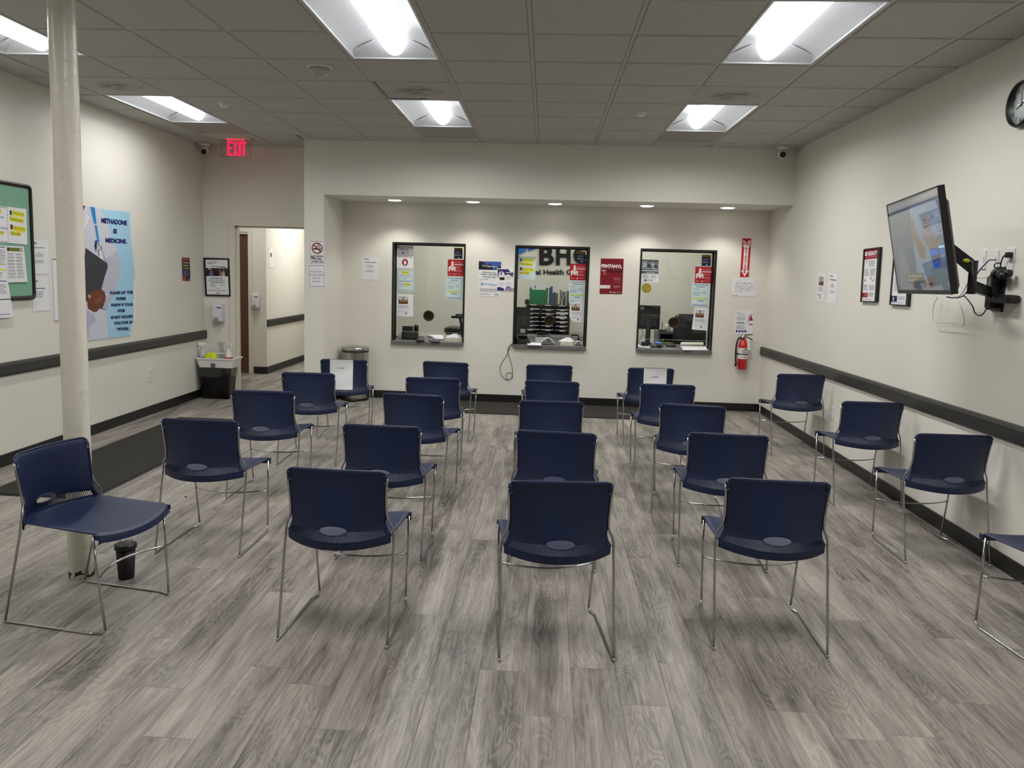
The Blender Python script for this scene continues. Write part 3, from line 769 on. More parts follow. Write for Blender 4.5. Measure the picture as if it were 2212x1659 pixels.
# ================================================================== things on the walls
NL, NR, NF = Vector((1, 0, 0)), Vector((-1, 0, 0)), Vector((0, -1, 0))
PL = lambda: Vector((XL, 0, 0)); PR_ = lambda: Vector((XR, 0, 0)); PB = lambda: Vector((0, YB, 0))
NAV = (34, 44, 110); BLK = (28, 28, 30); GRY = (120, 120, 126); WHT = (236, 236, 238); YEL = (228, 222, 50); DRED = (140, 26, 34); BLUE = (44, 92, 178)
cB, cPo, cSp, cPi = (0, 390, 5.354), (170, 430, 5.354), (430, 540, 9.76), (655, 510, 11.957)
cW1, cW2, cW3 = (820, 500, 5.925), (1010, 500, 4.88), (1340, 500, 4.878)
cRW, cTV, cO, cFe, cAm, cFi = (1740, 380, 4.367), (1900, 390, 5.925), (2080, 520, 9.22), (1280, 550, 16.59), (1020, 550, 16.59), (1570, 505, 5.4375)
def logo(a, x, y, w_, h_, col=BLK):
    a.poly([(x, y), (x + w_ * .34, y), (x, y + h_ * .9)], NAV); a.text('BHG', x + w_ * .42, y, x + w_, h_, col, bold=.02)

# --- left wall: notice board and sheets
bY0, bY1, bz0, bz1 = -.05, P(65, 520, X=XL).y, 1.287, 2.168
t = thing('notice_board', 'green felt notice board with rounded black frame on the left wall', 'notice board', (XL, (bY0 + bY1) / 2, (bz0 + bz1) / 2))
hy, hz = (bY1 - bY0) / 2, (bz1 - bz0) / 2
MB().box((.004, -hy + .02, -hz + .02), (.016, hy - .02, hz - .02), mat('green_felt', (124, 170, 146), .9, var=.08, scale=30)).build('felt_panel', t)
rr = .03; loop = []
for cy, cz, a0 in ((hy - rr, hz - rr, 0), (-hy + rr, hz - rr, 90), (-hy + rr, -hz + rr, 180), (hy - rr, -hz + rr, 270)):
    for k in range(7): an = math.radians(a0 + 15 * k); loop.append(Vector((.016, cy + rr * math.cos(an), cz + rr * math.sin(an))))
MB().tube(loop, .014, BLACKP, 8, True).build('frame', t)
bp = Vector((XL + .017, 0, 0))
def bart(c=cB, k=0): return Art(bp + Vector((.0025 * k, 0, 0)), NL, c)
a = bart().full((-62, 292), (80, 305), (103, 722), (-40, 716)); a.border([(4, 3), (96, 3), (96, 97), (4, 97)], 1.6, GRY)
a.rect(10, 8, 52, 20, YEL); a.text('Payment', 12, 9, 50, 8, NAV); a.text('is due weekly', 14, 26, 72, 8, BLUE); a.text('Close of Business', 6, 56, 92, 6, BLUE)
a.rect(30, 68, 62, 78, YEL); a.text('every Friday', 6, 68, 62, 8, NAV)
a.done('notice', 'white payment notice with yellow highlights at left end of green board', 'paper')
def days(a):
    a.rect(11, 9, 23, 22, (40, 84, 70)); a.rect(27, 8, 88, 22, YEL, 3); a.text('Days or less', 28, 10, 86, 9, (70, 74, 40), 3); a.rect(10, 25, 84, 38, YEL, 3); a.text('Reinstatement', 11, 27, 82, 9, (70, 74, 40), 3)
    a.rect(12, 48, 25, 61, (118, 34, 52)); a.rect(28, 50, 92, 64, YEL, 2); a.text('Day or More', 29, 52, 90, 9, (70, 74, 40), 2); a.rect(12, 66, 68, 77, YEL); a.text('New Intake', 13, 67, 66, 9, (70, 74, 40))
    return a
days(bart().full((85, 303), (303, 330), (315, 742), (103, 722))).done('notice', 'white notice with yellow-highlighted lines on the green board', 'paper')
a = bart(k=1).full((-62, 748), (73, 756), (92, 1178), (-40, 1172)); a.rect(0, 3, 90, 5, NAV); a.greek(8, 12, 90, 55, 9, GRY); a.rect(0, 64, 88, 68, YEL); a.greek(8, 74, 60, 90, 3, GRY); a.rect(0, 96, 90, 98, NAV)
a.done('notice', 'white sheet between blue rules at lower left of green board', 'paper')
a = bart(k=2).full((72, 755), (273, 765), (318, 1172), (90, 1178)); a.rect(4, 4, 92, 14, (112, 118, 40)); a.rect(4, 4, 16, 14, (60, 40, 70)); a.rect(76, 6, 90, 8, WHT); a.rect(76, 10, 90, 12, WHT)
for k in range(8): a.greek(6, 20 + k * 9, 46, 26 + k * 9, 3, (96, 92, 84)); a.greek(52, 20 + k * 9, 90, 26 + k * 9, 3, (96, 92, 84))
a.done('notice', 'white schedule sheet with olive heading hanging on the green board', 'paper')
a = bart(k=4).full((-70, 1168), (92, 1176), (158, 1580), (-40, 1592)); a.greek(10, 8, 84, 36, 5, GRY); a.rect(8, 90, 80, 91.5, NAV)
a.done('notice', 'loose white sheet hanging below the bottom frame of the green board', 'paper')
def lart(c=cB, k=0): return Art(PL() + Vector((.001 + .002 * k, 0, 0)), NL, c)
a = lart().full((355, 682), (555, 690), (568, 1085), (378, 1080)); logo(a, 6, 7, 30, 6, NAV); a.rect(10, 22, 80, 24, GRY); a.greek(38, 37, 60, 41, 1, DRED); a.greek(22, 42, 76, 52, 3, GRY); a.greek(20, 59, 82, 70, 3, GRY)
a.done('notice', 'white printed sheet right of the green board, upper of two', 'paper')
a = lart().full((372, 1115), (548, 1118), (580, 1500), (380, 1518)); logo(a, 6, 9, 30, 6, NAV); a.rect(12, 32, 82, 34, NAV); a.greek(4, 42, 80, 62, 4, GRY)
a.done('notice', 'white printed sheet right of the green board, lower of two', 'paper')
a = lart().full((598, 893), (760, 905), (800, 1632), (623, 1643)); a.border([(5, 2), (95, 2), (95, 98), (5, 98)], 1.5, (150, 90, 90))
a.done('poster', 'tall white poster with thin red border, half behind the cream column', 'poster')
# --- large poster
LB = (164, 208, 232); COAT = (206, 207, 218); INK = (28, 36, 110)
a = Art(PL() + Vector((.004, 0, 0)), NL, cPo, ink(LB))
a.sheet([(-60, 55), (320, 120), (590, 152), (598, 420), (622, 620), (648, 860), (646, 940), (640, 1405), (612, 1430), (606, 1540), (590, 1580), (95, 1640), (-40, 1655)])
a.poly([(-55, 58), (250, 108), (300, 200), (350, 330), (380, 470), (430, 560), (478, 690), (470, 900), (430, 1020), (350, 1200), (338, 1285), (318, 1300), (345, 1608), (95, 1637), (-38, 1650)], COAT)
a.poly([(300, 700), (330, 740), (340, 800), (300, 900), (262, 1050), (330, 1100), (352, 1230), (392, 1150), (432, 1020), (476, 900), (482, 690), (440, 600)], (188, 189, 204))
a.poly([(260, 520), (290, 640), (330, 735), (300, 720), (240, 640)], (168, 170, 188))
a.poly([(80, 160), (140, 200), (105, 330), (45, 380), (60, 300)], (222, 222, 230)); a.line([(80, 160), (140, 205), (100, 310), (45, 385)], 4, (160, 160, 178))
a.poly([(-50, 60), (76, 78), (40, 170), (-30, 200)], (52, 56, 78))
a.poly([(132, 88), (186, 96), (208, 290), (176, 282)], (46, 130, 196)); a.poly([(182, 300), (212, 304), (242, 500), (214, 490)], (56, 142, 206))
a.poly([(190, 480), (218, 476), (200, 620), (180, 545)], (34, 48, 120)); a.poly([(210, 495), (250, 520), (262, 590), (290, 715), (250, 690), (225, 600)], (226, 228, 232))
a.line([(215, 500), (262, 575), (225, 600), (240, 660)], 9, (70, 72, 84)); a.line([(240, 500), (215, 570), (250, 600)], 6, (90, 92, 104))
a.poly([(80, 565), (335, 745), (335, 800), (300, 900), (262, 1050), (150, 1140), (82, 1195), (72, 900), (66, 700)], (62, 62, 68)); a.poly([(270, 1150), (305, 1260), (305, 1280), (240, 1265)], (54, 54, 60))
a.poly([(112, 1100), (170, 1060), (262, 1042), (300, 1075), (316, 1140), (300, 1200), (262, 1235), (212, 1300), (180, 1308), (112, 1268), (100, 1215), (104, 1180), (107, 1140)], (112, 66, 46))
a.poly([(106, 1110), (135, 1105), (140, 1140), (118, 1150)], (206, 160, 140)); a.poly([(170, 1160), (230, 1150), (280, 1110), (262, 1180), (200, 1210)], (134, 82, 58)); a.line([(110, 1230), (190, 1210)], 5, (72, 38, 28)); a.line([(120, 1262), (200, 1250)], 5, (72, 38, 28))
a.poly([(316, 1110), (345, 1180), (330, 1285), (270, 1262), (300, 1210)], (182, 184, 198))
a.poly([(100, 1290), (180, 1340), (200, 1400), (120, 1480), (110, 1620), (96, 1630)], (182, 182, 206))
a.poly([(640, 940), (652, 960), (648, 1405), (634, 1408), (636, 1000)], (240, 242, 246)); a.poly([(596, 1540), (606, 1545), (590, 1575), (578, 1560)], (238, 240, 244)); a.poly([(312, 120), (334, 116), (322, 138)], (224, 226, 230))
a.text('METHADONE', 261, 214, 558, 62, INK, 36, .045, 2, 56); a.text('IS', 402, 342, 444, 54, INK, 4, .045); a.text('MEDICINE.', 310, 447, 556, 56, INK, 18, .045, 2, 50)
for tx, x0, y0, x1, dy in (('PLEASE LET THE', 364, 1068, 626, -8), ('NURSE', 434, 1133, 545, -1), ('KNOW IF YOUR', 377, 1208, 628, -8), ('DOSE', 451, 1272, 534, -1), ('IS NOT HOLDIN', 375, 1352, 626, -14), ('YOU FOR 24', 408, 1420, 622, -16), ('HOURS.', 445, 1484, 583, -4)):
    a.text(tx, x0, y0, x1, 34, INK, dy, .05, 2)
a.done('poster', 'large light blue poster of a white coat and clipboard on the left wall', 'poster')
# --- small purple flyer and wall plate
a = Art(PL() + Vector((.002, 0, 0)), NL, cSp and (370, 270, 2.72), ink((46, 38, 78))).full((62, 778), (107, 780), (112, 917), (66, 915))
a.rect(0, 0, 100, 12, (150, 76, 52)); a.poly([(0, 78), (40, 82), (46, 100), (0, 100)], (170, 84, 60)); a.poly([(70, 90), (100, 88), (100, 100), (66, 100)], (170, 84, 60))
a.text('Workforce', 12, 16, 92, 9, (206, 190, 60), 2, .03); a.text('Benefit', 20, 28, 84, 9, (206, 190, 60), 2, .03); a.text('Program', 14, 40, 90, 10, (206, 190, 60), 2, .03); a.greek(14, 56, 86, 82, 6, (150, 150, 200))
a.done('flyer', 'small purple flyer with yellow heading on left wall near the corner', 'flyer')
def outlet(name, label, X, px, nrm, screw=True, cat='outlet'):
    q = [P(*p, X=X) for p in px]; c = sum(q, Vector()) / 4; n = Vector(nrm)
    t = thing(name, label, cat, (c.x, c.y, c.z)); ys = [v.y for v in q]; zs = [v.z for v in q]; a, b = (max(ys) - min(ys)) / 2, (max(zs) - min(zs)) / 2
    MB().box((0, -a, -b), (n.x * .007, a, b), WHITEP, .002).build('cover_plate', t)
    for s_ in (-1, 1): MB().box((n.x * .006, -a * .45, s_ * b * .36 - b * .22), (n.x * .0095, a * .45, s_ * b * .36 + b * .22), mat('outlet_face', (206, 205, 200), .4), .002).build('socket', t)
    return t
outlet('wall_outlet', 'white wall outlet low on the left wall past the column', XL, [(318.5, 797.5), (326, 797.5), (326, 823), (318.5, 823)], (1, 0, 0))
outlet('wall_outlet', 'white wall outlet on the right wall behind the farthest wall chair', XR, [(1795.5, 879), (1801.5, 881), (1801, 905), (1795, 903)], (-1, 0, 0))
# --- framed poster, door wall
PD = Vector((0, YD, 0))
t = thing('picture_frame', 'black framed notice with a group photo, left of the doorway', 'picture frame', P(469, 598, Y=YD))
a = Art(PD + NF * .016, NF, cSp).full((135, 205), (600, 208), (630, 945), (168, 935))
fr = Art(PD + NF * .02, NF, cSp, BLACKP, -.02); o_, i_ = [(93, 160), (640, 178), (670, 982), (130, 968)], [(133, 203), (602, 208), (632, 947), (166, 936)]
for k in range(4): fr.sheet([o_[k], o_[(k + 1) % 4], i_[(k + 1) % 4], i_[k]])
fr.done('frame', '', '', parent=t)
a.text('Speak Up!', 8, 5, 50, 10, (40, 40, 44), -3, 0., 1); a.text('Your voice matters.', 26, 16, 94, 5, BLK, 2, .03)
a.rect(0, 24, 100, 47, (46, 40, 50))
for x, w_, cc, hh in ((24, 20, (104, 96, 130), (120, 90, 80)), (44, 14, (26, 26, 34), (60, 40, 36)), (60, 12, (70, 30, 40), (140, 96, 84)), (68, 14, (150, 122, 110), (110, 66, 58)), (80, 12, (196, 180, 180), (150, 110, 96)), (93, 14, (40, 34, 36), (90, 66, 60))):
    a.poly([(x - w_ / 2, 47), (x - w_ / 2.4, 36), (x - w_ / 5, 33), (x + w_ / 5, 33), (x + w_ / 2.4, 36), (x + w_ / 2, 47)], cc); a.ell(x, 30, w_ * .22, 4, hh, 14)
a.rect(12, 25, 20, 29, (190, 190, 200)); a.greek(18, 52, 86, 54, 1, BLK, w_=.9); a.greek(10, 56, 92, 64, 4, GRY); a.greek(20, 65, 84, 67, 1, BLK, w_=.8); a.greek(18, 71, 44, 79, 3, (90, 90, 140)); a.greek(64, 71, 88, 76, 2, (90, 90, 140)); a.greek(36, 82, 66, 84, 1, BLK); a.greek(6, 87, 94, 91, 2, GRY)
logo(a, 42, 94, 18, 3.4)
a.done('notice_print', '', '', parent=t)
# --- sanitiser dispensers
def dispenser(label, Yp, x0, x1, y0, y1, depth=.10):
    c = P((x0 + x1) / 2, (y0 + y1) / 2, Y=Yp); a = P(x0, y0, Y=Yp - depth / 2); b = P(x1, y1, Y=Yp - depth / 2); w_ = (b.x - a.x) / 2; h_ = (a.z - b.z) / 2
    t = thing('sanitizer_dispenser', label, 'dispenser', (c.x, Yp, c.z), 0, 'white hand sanitizer dispensers')
    GP = mat('dispenser_white', (214, 215, 220), .35); TG = mat('dispenser_grey', (142, 142, 138), .35)
    mb = MB(); out = []
    for k in range(24):
        an = 2 * math.pi * k / 24; ex = .22
        out.append(Vector((w_ * math.copysign(abs(math.cos(an)) ** ex, math.cos(an)), 0, h_ * .1 + h_ * .9 * math.copysign(abs(math.sin(an)) ** .3, math.sin(an)))))
    n = 24; vs = []
    for f, y in ((1, 0), (1, -depth * .55), (.95, -depth * .8), (.80, -depth * .95), (.5, -depth)): vs += [Vector((v.x * f, y, v.z * (.5 + f / 2) if f < 1 else v.z)) for v in out]
    fs = [(r_ * n + k, r_ * n + (k + 1) % n, (r_ + 1) * n + (k + 1) % n, (r_ + 1) * n + k) for r_ in range(4) for k in range(n)] + [list(range(4 * n, 5 * n))]
    mb.add(vs, fs, GP, True).build('cover', t)
    MB().box((-w_ * .45, -depth * 1.08, -h_ * .98), (w_ * .40, -depth * .5, -h_ * .32), TG, .012).build('push_lever', t)
    a = Art((0, Yp - depth - .0012, 0), NF, (0, 0, 1), GP); xm = (x0 + x1) / 2; ww = (x1 - x0)
    a.th = 0; a.text('PURELL', xm - ww * .26, y0 + (y1 - y0) * .18, xm + ww * .18, (y1 - y0) * .07, (50, 46, 130), 0, .05, 0)
    a.done('brand_mark', '', '', parent=t)
    return t
dispenser('white hand sanitizer dispenser below the framed notice by the doorway', YD, 461, 486.5, 655, 700)
dispenser('white hand sanitizer dispenser inside the doorway on the hall wall', YH, 545, 563, 633.5, 670)
a = Art((XH + .002, 0, 0), NL, (500, 470, 4.606)).full((368, 306), (418, 310), (425, 500), (374, 496)); a.rect(30, 24, 64, 44, (110, 110, 112)); a.rect(0, 0, 20, 2, BLK)
a.done('notice', 'narrow white sheet with a grey square on the hall wall through the doorway', 'paper')
q = P(657.8, 726, X=XH); t = thing('light_switch', 'small white wall plate low on the hall wall through the doorway', 'wall plate', q); MB().box((0, -.035, -.057), (.007, .035, .057), WHITEP, .002).build('cover_plate', t); MB().box((.006, -.012, -.02), (.01, .012, .02), WHITEP, .002).build('socket', t)
# --- signs on the pier
PP = Vector((0, YS, 0))
a = Art(PP + NF * .001, NF, cPi, thick=.004).full((155, 112), (552, 130), (562, 705), (172, 705)); a.border([(4, 3), (94, 3), (95, 96), (4, 96)], 1.6, (150, 96, 150))
a.ring(50, 33, 36, 25, .2, (142, 20, 42)); a.rect(24, 33, 60, 39, BLK); a.rect(64, 33, 74, 39, BLK)
a.ring(58, 20, 9, 6, .3, BLK, 16); a.ring(60, 26, 7, 5, .35, BLK, 16); a.line([(64, 28), (72, 32), (70, 36)], 2, BLK)
a.line([(26, 17), (75, 50)], 6.2, (142, 20, 42))
a.text('NO', 9, 64, 42, 19, BLK, 0, .03); a.text('SMOKING', 46, 64, 88, 8, (30, 60, 62), 1, .03); a.text('VAPING', 46, 76, 78, 8, BLK, 1, .03); a.text('THANK YOU', 11, 87, 87, 6.5, BLK, 1, .03)
a.done('no_smoking_sign', 'white no smoking sign with red circle on the pier', 'sign')
a = Art(PP + NF * .001, NF, cPi, thick=.0015).full((108, 725), (585, 725), (590, 1338), (120, 1338)); a.border([(8, 6), (90, 6), (91, 94), (9, 94)], 1.7, (128, 40, 52))
for tx, x0, x1, y in (('PLEASE USE', 17, 78, 28), ('THE RESTROOM', 10, 88, 42), ('BEFORE', 28, 68, 55), ('DOSING.', 26, 69, 69)): a.text(tx, x0, y, x1, 6.5, (138, 66, 72), 1, .0)
a.done('restroom_sign', 'white restroom notice with red border below the no smoking sign', 'sign')
# --- sheets on the alcove wall
def wart(c, k=0, **kw): return Art(PB() + NF * (.001 + .0022 * k), NF, c, **kw)
a = wart(cPi).full((1518, 535), (1955, 550), (1955, 1135), (1512, 1122)); logo(a, 12, 7, 28, 6); a.rect(16, 22, 84, 24.5, (90, 90, 96)); a.greek(28, 36, 74, 48, 3, GRY); a.greek(22, 58, 78, 68, 3, GRY); a.rect(0, 25, 100, 27, (244, 244, 246))
a.done('notice', 'white printed sheet on the wall left of the left service window', 'paper')
a = wart(cAm).full((228, 222), (1048, 245), (1010, 1510), (205, 1480)); a.rect(1, 1, 99, 25, (30, 34, 46)); a.poly([(10, 1), (99, 1), (99, 12), (80, 20), (62, 14), (50, 8), (36, 14), (24, 4)], (62, 92, 156)); a.poly([(62, 18), (70, 16), (76, 25), (66, 25)], (70, 100, 160))
a.text('This is real recovery', 17, 11, 82, 5, WHT, 3, .02); a.line([(38, 17), (55, 17.5)], .8, (214, 120, 50))
a.text('PERSONALIZED', 19, 30, 80, 3.6, (24, 66, 58), 2, .02); a.text('OPIOID TREATMENT', 11, 36, 92, 3.6, (24, 66, 58), 2, .02); a.text('AND RECOVERY', 19, 42.5, 80, 3.6, (24, 66, 58), 2, .02)
a.text('Now accepting', 4, 52, 44, 5, (70, 70, 74), -4, -.01); a.ring(17, 66, 6, 4, .45, (52, 110, 180), 20); a.text('Amerigroup', 25, 62, 94, 6, (60, 122, 196), 3, .01)
a.greek(8, 79, 92, 81, 1, GRY, w_=.9); a.greek(8, 83, 92, 88, 2, GRY); a.rect(1, 89.6, 99, 90, (190, 190, 194)); a.greek(5, 93, 56, 96, 2, GRY); logo(a, 74, 93, 18, 3.4)
a.done('poster', 'white treatment poster with mountain header left of the middle service window', 'poster')
a = wart(cAm, 1).full((888, 492), (1468, 505), (1495, 1312), (880, 1305)); PU = (52, 44, 112)
a.poly([(4, 3), (72, 3), (78, 12), (88, 16), (99, 16), (99, 31), (86, 26), (70, 25), (50, 30), (5, 33)], PU); a.poly([(60, 25), (76, 23), (90, 28), (99, 34), (99, 39), (86, 32), (74, 27)], (130, 34, 50)); a.ell(6, 38, 4, 2.6, (150, 26, 40), 16)
a.poly([(16, 50), (17, 36), (10, 30), (14, 18), (24, 11), (32, 11), (46, 22), (48, 34), (44, 50)], (220, 222, 228)); a.poly([(24, 12), (30, 12), (28, 30), (22, 30)], BLK); a.ell(27, 8, 5.5, 4.5, (96, 66, 56), 16); a.rect(16, 39, 46, 51, (44, 34, 32)); a.rect(15, 32, 34, 38, (232, 232, 232))
a.greek(54, 16, 94, 21, 2, WHT, w_=.6); a.greek(52, 34, 94, 50, 4, GRY, w_=.2); a.greek(12, 60, 46, 78, 5, (160, 160, 170), w_=.2); a.greek(52, 60, 92, 76, 5, (160, 160, 170), w_=.2)
a.poly([(2, 84), (14, 82), (30, 84), (42, 90), (46, 98), (2, 98)], PU); a.poly([(50, 98), (52, 88), (60, 80), (72, 78), (84, 83), (90, 92), (90, 98)], (136, 118, 178)); a.ell(66, 88, 7, 7, (202, 160, 96), 18); a.poly([(58, 86), (60, 80), (70, 79), (74, 84), (70, 83), (66, 84), (60, 92)], (70, 50, 44)); a.rect(94, 86, 99, 98, (120, 24, 48))
a.done('flyer', 'purple and white doctor flyer overlapping the treatment poster', 'flyer')
a = wart(cFe, base=ink((122, 22, 30))).full((300, 138), (1118, 150), (1060, 1418), (250, 1408)); a.th += 0
a.text('DRUGS', 20, 27, 98, 12, (58, 14, 18), 1, .03); a.text('FENTANYL', 3, 16, 94, 9, WHT, 1, .04)
for k in range(9): a.line([(4 + k * 11, 24), (3.5 + k * 11, 30)], 1.6, (214, 160, 160))
a.rect(4, 33, 24, 35, (230, 214, 214)); a.greek(14, 37, 28, 48, 4, (200, 140, 140)); a.greek(60, 53, 92, 62, 4, (200, 130, 130)); a.greek(60, 64, 92, 70, 3, (176, 90, 92)); a.poly([(0, 75), (47, 75), (45, 84.5), (0, 84.5)], (226, 218, 218)); a.greek(28, 77, 42, 84, 3, (200, 110, 110)); a.greek(60, 76, 94, 84, 4, (214, 150, 150))
a.greek(5, 94, 38, 97, 2, (170, 80, 84)); a.text('DC', 44, 93, 56, 3.4, WHT, 0, .03); a.poly([(60, 97), (66, 93), (69, 97)], WHT); a.greek(72, 93, 96, 97, 2, (214, 150, 150))
a.done('poster', 'dark red drug warning poster between middle and right service windows', 'poster')
a = wart(cFi).full((184, 54), (288, 54), (256, 508), (155, 508), m=ink((188, 22, 36)))
a.poly([(10, 4), (50, 10), (92, 4), (92, 19), (78, 25), (78, 83), (98, 83), (52, 99), (8, 83), (26, 83), (26, 25), (12, 19)], (236, 232, 232))
a.text('FIRE', 14, 9.5, 86, 8.5, (188, 22, 36), 0, .03)
for k, ch in enumerate('EXTINGUISHER'): a.text(ch, 38 + (10 if ch == 'I' else 0), 23.5 + k * 5.7, 66 - (10 if ch == 'I' else 0), 4.5, (188, 22, 36), 0, .05)
a.done('fire_extinguisher_sign', 'tall red and white arrow sign above the evacuation map', 'sign')
a = wart(cFi).full((62, 518), (335, 522), (332, 735), (50, 735)); BG = (150, 152, 160)
for x0, y0, x1, y1 in ((18, 24, 44, 46), (18, 48, 40, 76), (44, 26, 52, 60), (52, 24, 60, 58), (60, 26, 70, 60), (70, 30, 84, 48), (44, 60, 70, 70), (84, 32, 90, 62), (22, 30, 34, 42), (24, 54, 36, 68), (72, 52, 84, 62)): a.border([(x0, y0), (x1, y0), (x1, y1), (x0, y1)], 1.1, BG)
for x, y in ((27, 16), (55, 28), (77, 27), (39, 80), (72, 68)): a.ell(x, y, 1.6, 2.2, (70, 70, 76), 10)
a.greek(2, 93, 40, 97, 1, (190, 180, 70), w_=.8)
a.done('evacuation_map', 'white building floor plan sheet below the fire extinguisher arrow sign', 'sign')
a = wart(cFi).full((97, 903), (312, 908), (300, 1180), (77, 1180)); logo(a, 12, 6, 20, 4, GRY); a.greek(12, 14, 62, 17, 1, GRY, w_=.8); a.greek(12, 24, 66, 42, 7, GRY); a.greek(14, 48, 60, 57, 2, (80, 80, 90), w_=.6); a.greek(12, 62, 66, 80, 6, GRY)
a.poly([(80, 34), (84, 27), (86, 20), (92, 20), (93, 27), (98, 34), (99, 60), (80, 60)], (176, 34, 52)); a.rect(80, 42, 99, 55, WHT); a.line([(96, 12), (84, 18), (76, 24), (76, 52)], 2.4, BLK)
for k in range(4): a.ell(17 + 15 * k, 87, 6, 4.6, (40, 44, 120), 16)
a.done('extinguisher_instructions', 'white instruction sheet with a printed extinguisher above the real one', 'sign')
# --- fire extinguisher
fx, ft, fb = P(1604, 770, Y=4.71), P(1605, 733, Y=4.71).z, P(1604, 798, Y=4.71).z
t = thing('fire_extinguisher', 'red fire extinguisher hanging on the wall right of the service windows', 'fire extinguisher', (fx.x, 4.712, fb))
hh = ft - fb
MB().lathe([(0, 0), (.05, .002), (.058, .01), (.058, hh * .80), (.05, hh * .89), (.032, hh * .96), (.02, hh)], (0, 0, 0), RED, 32).build('cylinder', t)
MB().lathe([(.0592, hh * .36), (.0592, hh * .72)], (0, 0, 0), mat('extinguisher_label', (222, 218, 216), .5), 32, cap=False).build('label_wrap', t)
lb = MB()
for z0, z1, x0, x1 in ((.62, .64, -.3, .1), (.56, .6, -.25, .25), (.50, .54, -.05, .5), (.40, .45, -.2, .4), (.66, .69, .0, .4)):
    vs = [Vector((.0598 * math.sin(q_), -.0598 * math.cos(q_), z * hh)) for z in (z0, z1) for q_ in (x0 * 1.6, (x0 + x1) * .8, x1 * 1.6)]; lb.add(vs, [(0, 1, 4, 3), (1, 2, 5, 4)], ink((70, 60, 66)))
lb.build('label_print', t)
MB().lathe([(.018, hh), (.018, hh + .03), (.024, hh + .034), (.024, hh + .05), (.012, hh + .055)], (0, 0, 0), STEEL, 16).build('valve', t)
MB().tube([(-.03, 0, hh + .045), (.03, -.01, hh + .055), (.10, -.02, hh + .062)], .006, BLACKP, 8).tube([(.0, 0, hh + .035), (.05, -.01, hh + .025), (.10, -.02, hh - .005)], .006, BLACKP, 8).build('handle', t)
MB().lathe([(0, .0), (.014, 0), (.014, .012), (0, .014)], (-.02, -.03, hh + .03), WHITEP, 14, 'Y').build('gauge', t)
MB().tube(spline([(-.015, -.01, hh + .03), (-.06, -.012, hh + .01), (-.083, -.012, hh * .8), (-.083, -.012, hh * .4), (-.078, -.012, hh * .22)]), .010, BLACKP, 8).tube([(-.078, -.012, hh * .24), (-.078, -.012, hh * .10)], .013, BLACKP, 10).build('hose', t)
MB().lathe([(.0605, hh * .5), (.0605, hh * .53)], (0, 0, 0), BLACKP, 28, cap=False).box((-.09, .0, hh * .49), (-.05, .02, hh * .54), BLACKP).build('strap', t)
MB().prism([Vector(v) for v in ((.03, -.045, hh + .02), (.056, -.045, hh + .01), (.075, -.05, hh - .13), (.04, -.05, hh - .12))], (0, -.001, 0), PAPER).build('inspection_tag', t)
MB().box((-.02, .055, hh * .6), (.02, .077, hh + .03), DGREY).build('wall_bracket', t)
# --- right wall sheets and frames
def rart(c=cRW, k=0, **kw): return Art(PR_() + NR * (.001 + k), NR, c, **kw)
a = rart().full((125, 905), (198, 925), (172, 1190), (100, 1182)); a.rect(12, 14, 74, 44, (110, 70, 50)); a.rect(16, 15, 34, 34, (196, 190, 190)); a.rect(44, 15, 70, 30, (200, 190, 196)); a.greek(12, 50, 84, 66, 6, GRY); a.text('RECOVERY', 12, 74, 60, 6, (120, 150, 180)); a.ell(46, 86, 6, 4, DRED, 12)
a.done('flyer', 'white recovery flyer with a photo on the right wall, farther of two', 'paper')
a = rart().full((222, 915), (308, 925), (285, 1210), (203, 1202)); logo(a, 14, 7, 30, 6, NAV); a.rect(14, 20, 84, 23, (90, 90, 96)); a.greek(28, 36, 70, 48, 3, DRED); a.greek(24, 57, 80, 66, 3, GRY)
a.done('notice', 'white notice sheet on the right wall beside the recovery flyer', 'paper')
def rframe(label, outer, inner, cr, dep, paint):
    t = thing('picture_frame', label, 'picture frame', P(cr[0] + (outer[0][0] + outer[2][0]) / 2 / cr[2], cr[1] + (outer[0][1] + outer[2][1]) / 2 / cr[2], X=XR))
    f = Art(PR_() + NR * dep, NR, cr, BLACKP, -dep)
    for k in range(4): f.sheet([outer[k], outer[(k + 1) % 4], inner[(k + 1) % 4], inner[k]])
    f.done('frame', '', '', parent=t)
    a = Art(PR_() + NR * (dep * .6), NR, cr).full(*inner); paint(a); a.done('print', '', '', parent=t)
def ready(a):
    a.rect(0, 0, 100, 19, (146, 28, 38)); a.text('BE READY', 4, 4, 97, 8, WHT, 0, .04); a.text('TO SAVE A LIFE', 34, 13, 92, 3.5, (220, 160, 160)); a.rect(18, 14, 26, 24, (200, 120, 120))
    a.greek(40, 22, 92, 34, 6, GRY); a.rect(16, 22, 26, 28, (214, 200, 204)); a.greek(10, 38, 44, 52, 6, GRY); a.greek(52, 38, 92, 52, 6, GRY)
    a.ell(20, 60, 6, 3, (196, 140, 140), 12); a.ell(62, 56, 5, 2.5, (190, 150, 150), 12); a.line([(55, 54), (74, 62), (90, 58)], 1, GRY); a.greek(10, 68, 42, 80, 5, GRY); a.greek(52, 70, 90, 80, 4, GRY)
    a.rect(2, 84, 46, 93, (152, 30, 40)); a.greek(24, 86, 42, 92, 3, (226, 180, 180)); a.greek(54, 84, 92, 92, 4, GRY); a.greek(6, 96, 90, 98, 1, (180, 90, 90))
rframe('black framed red and white poster reading be ready, on the right wall', [(546, 690), (700, 670), (663, 1192), (514, 1188)], [(556, 700), (683, 683), (650, 1182), (524, 1178)], cRW, .022, ready)
def info(a):
    a.greek(20, 20, 90, 76, 18, GRY); a.ell(60, 70, 10, 6, (214, 206, 208), 14); a.rect(2, 84, 42, 95, (34, 34, 74)); a.rect(16, 86, 22, 93, WHT); a.greek(50, 85, 94, 92, 4, GRY); a.greek(8, 96, 90, 98, 1, (90, 90, 150))
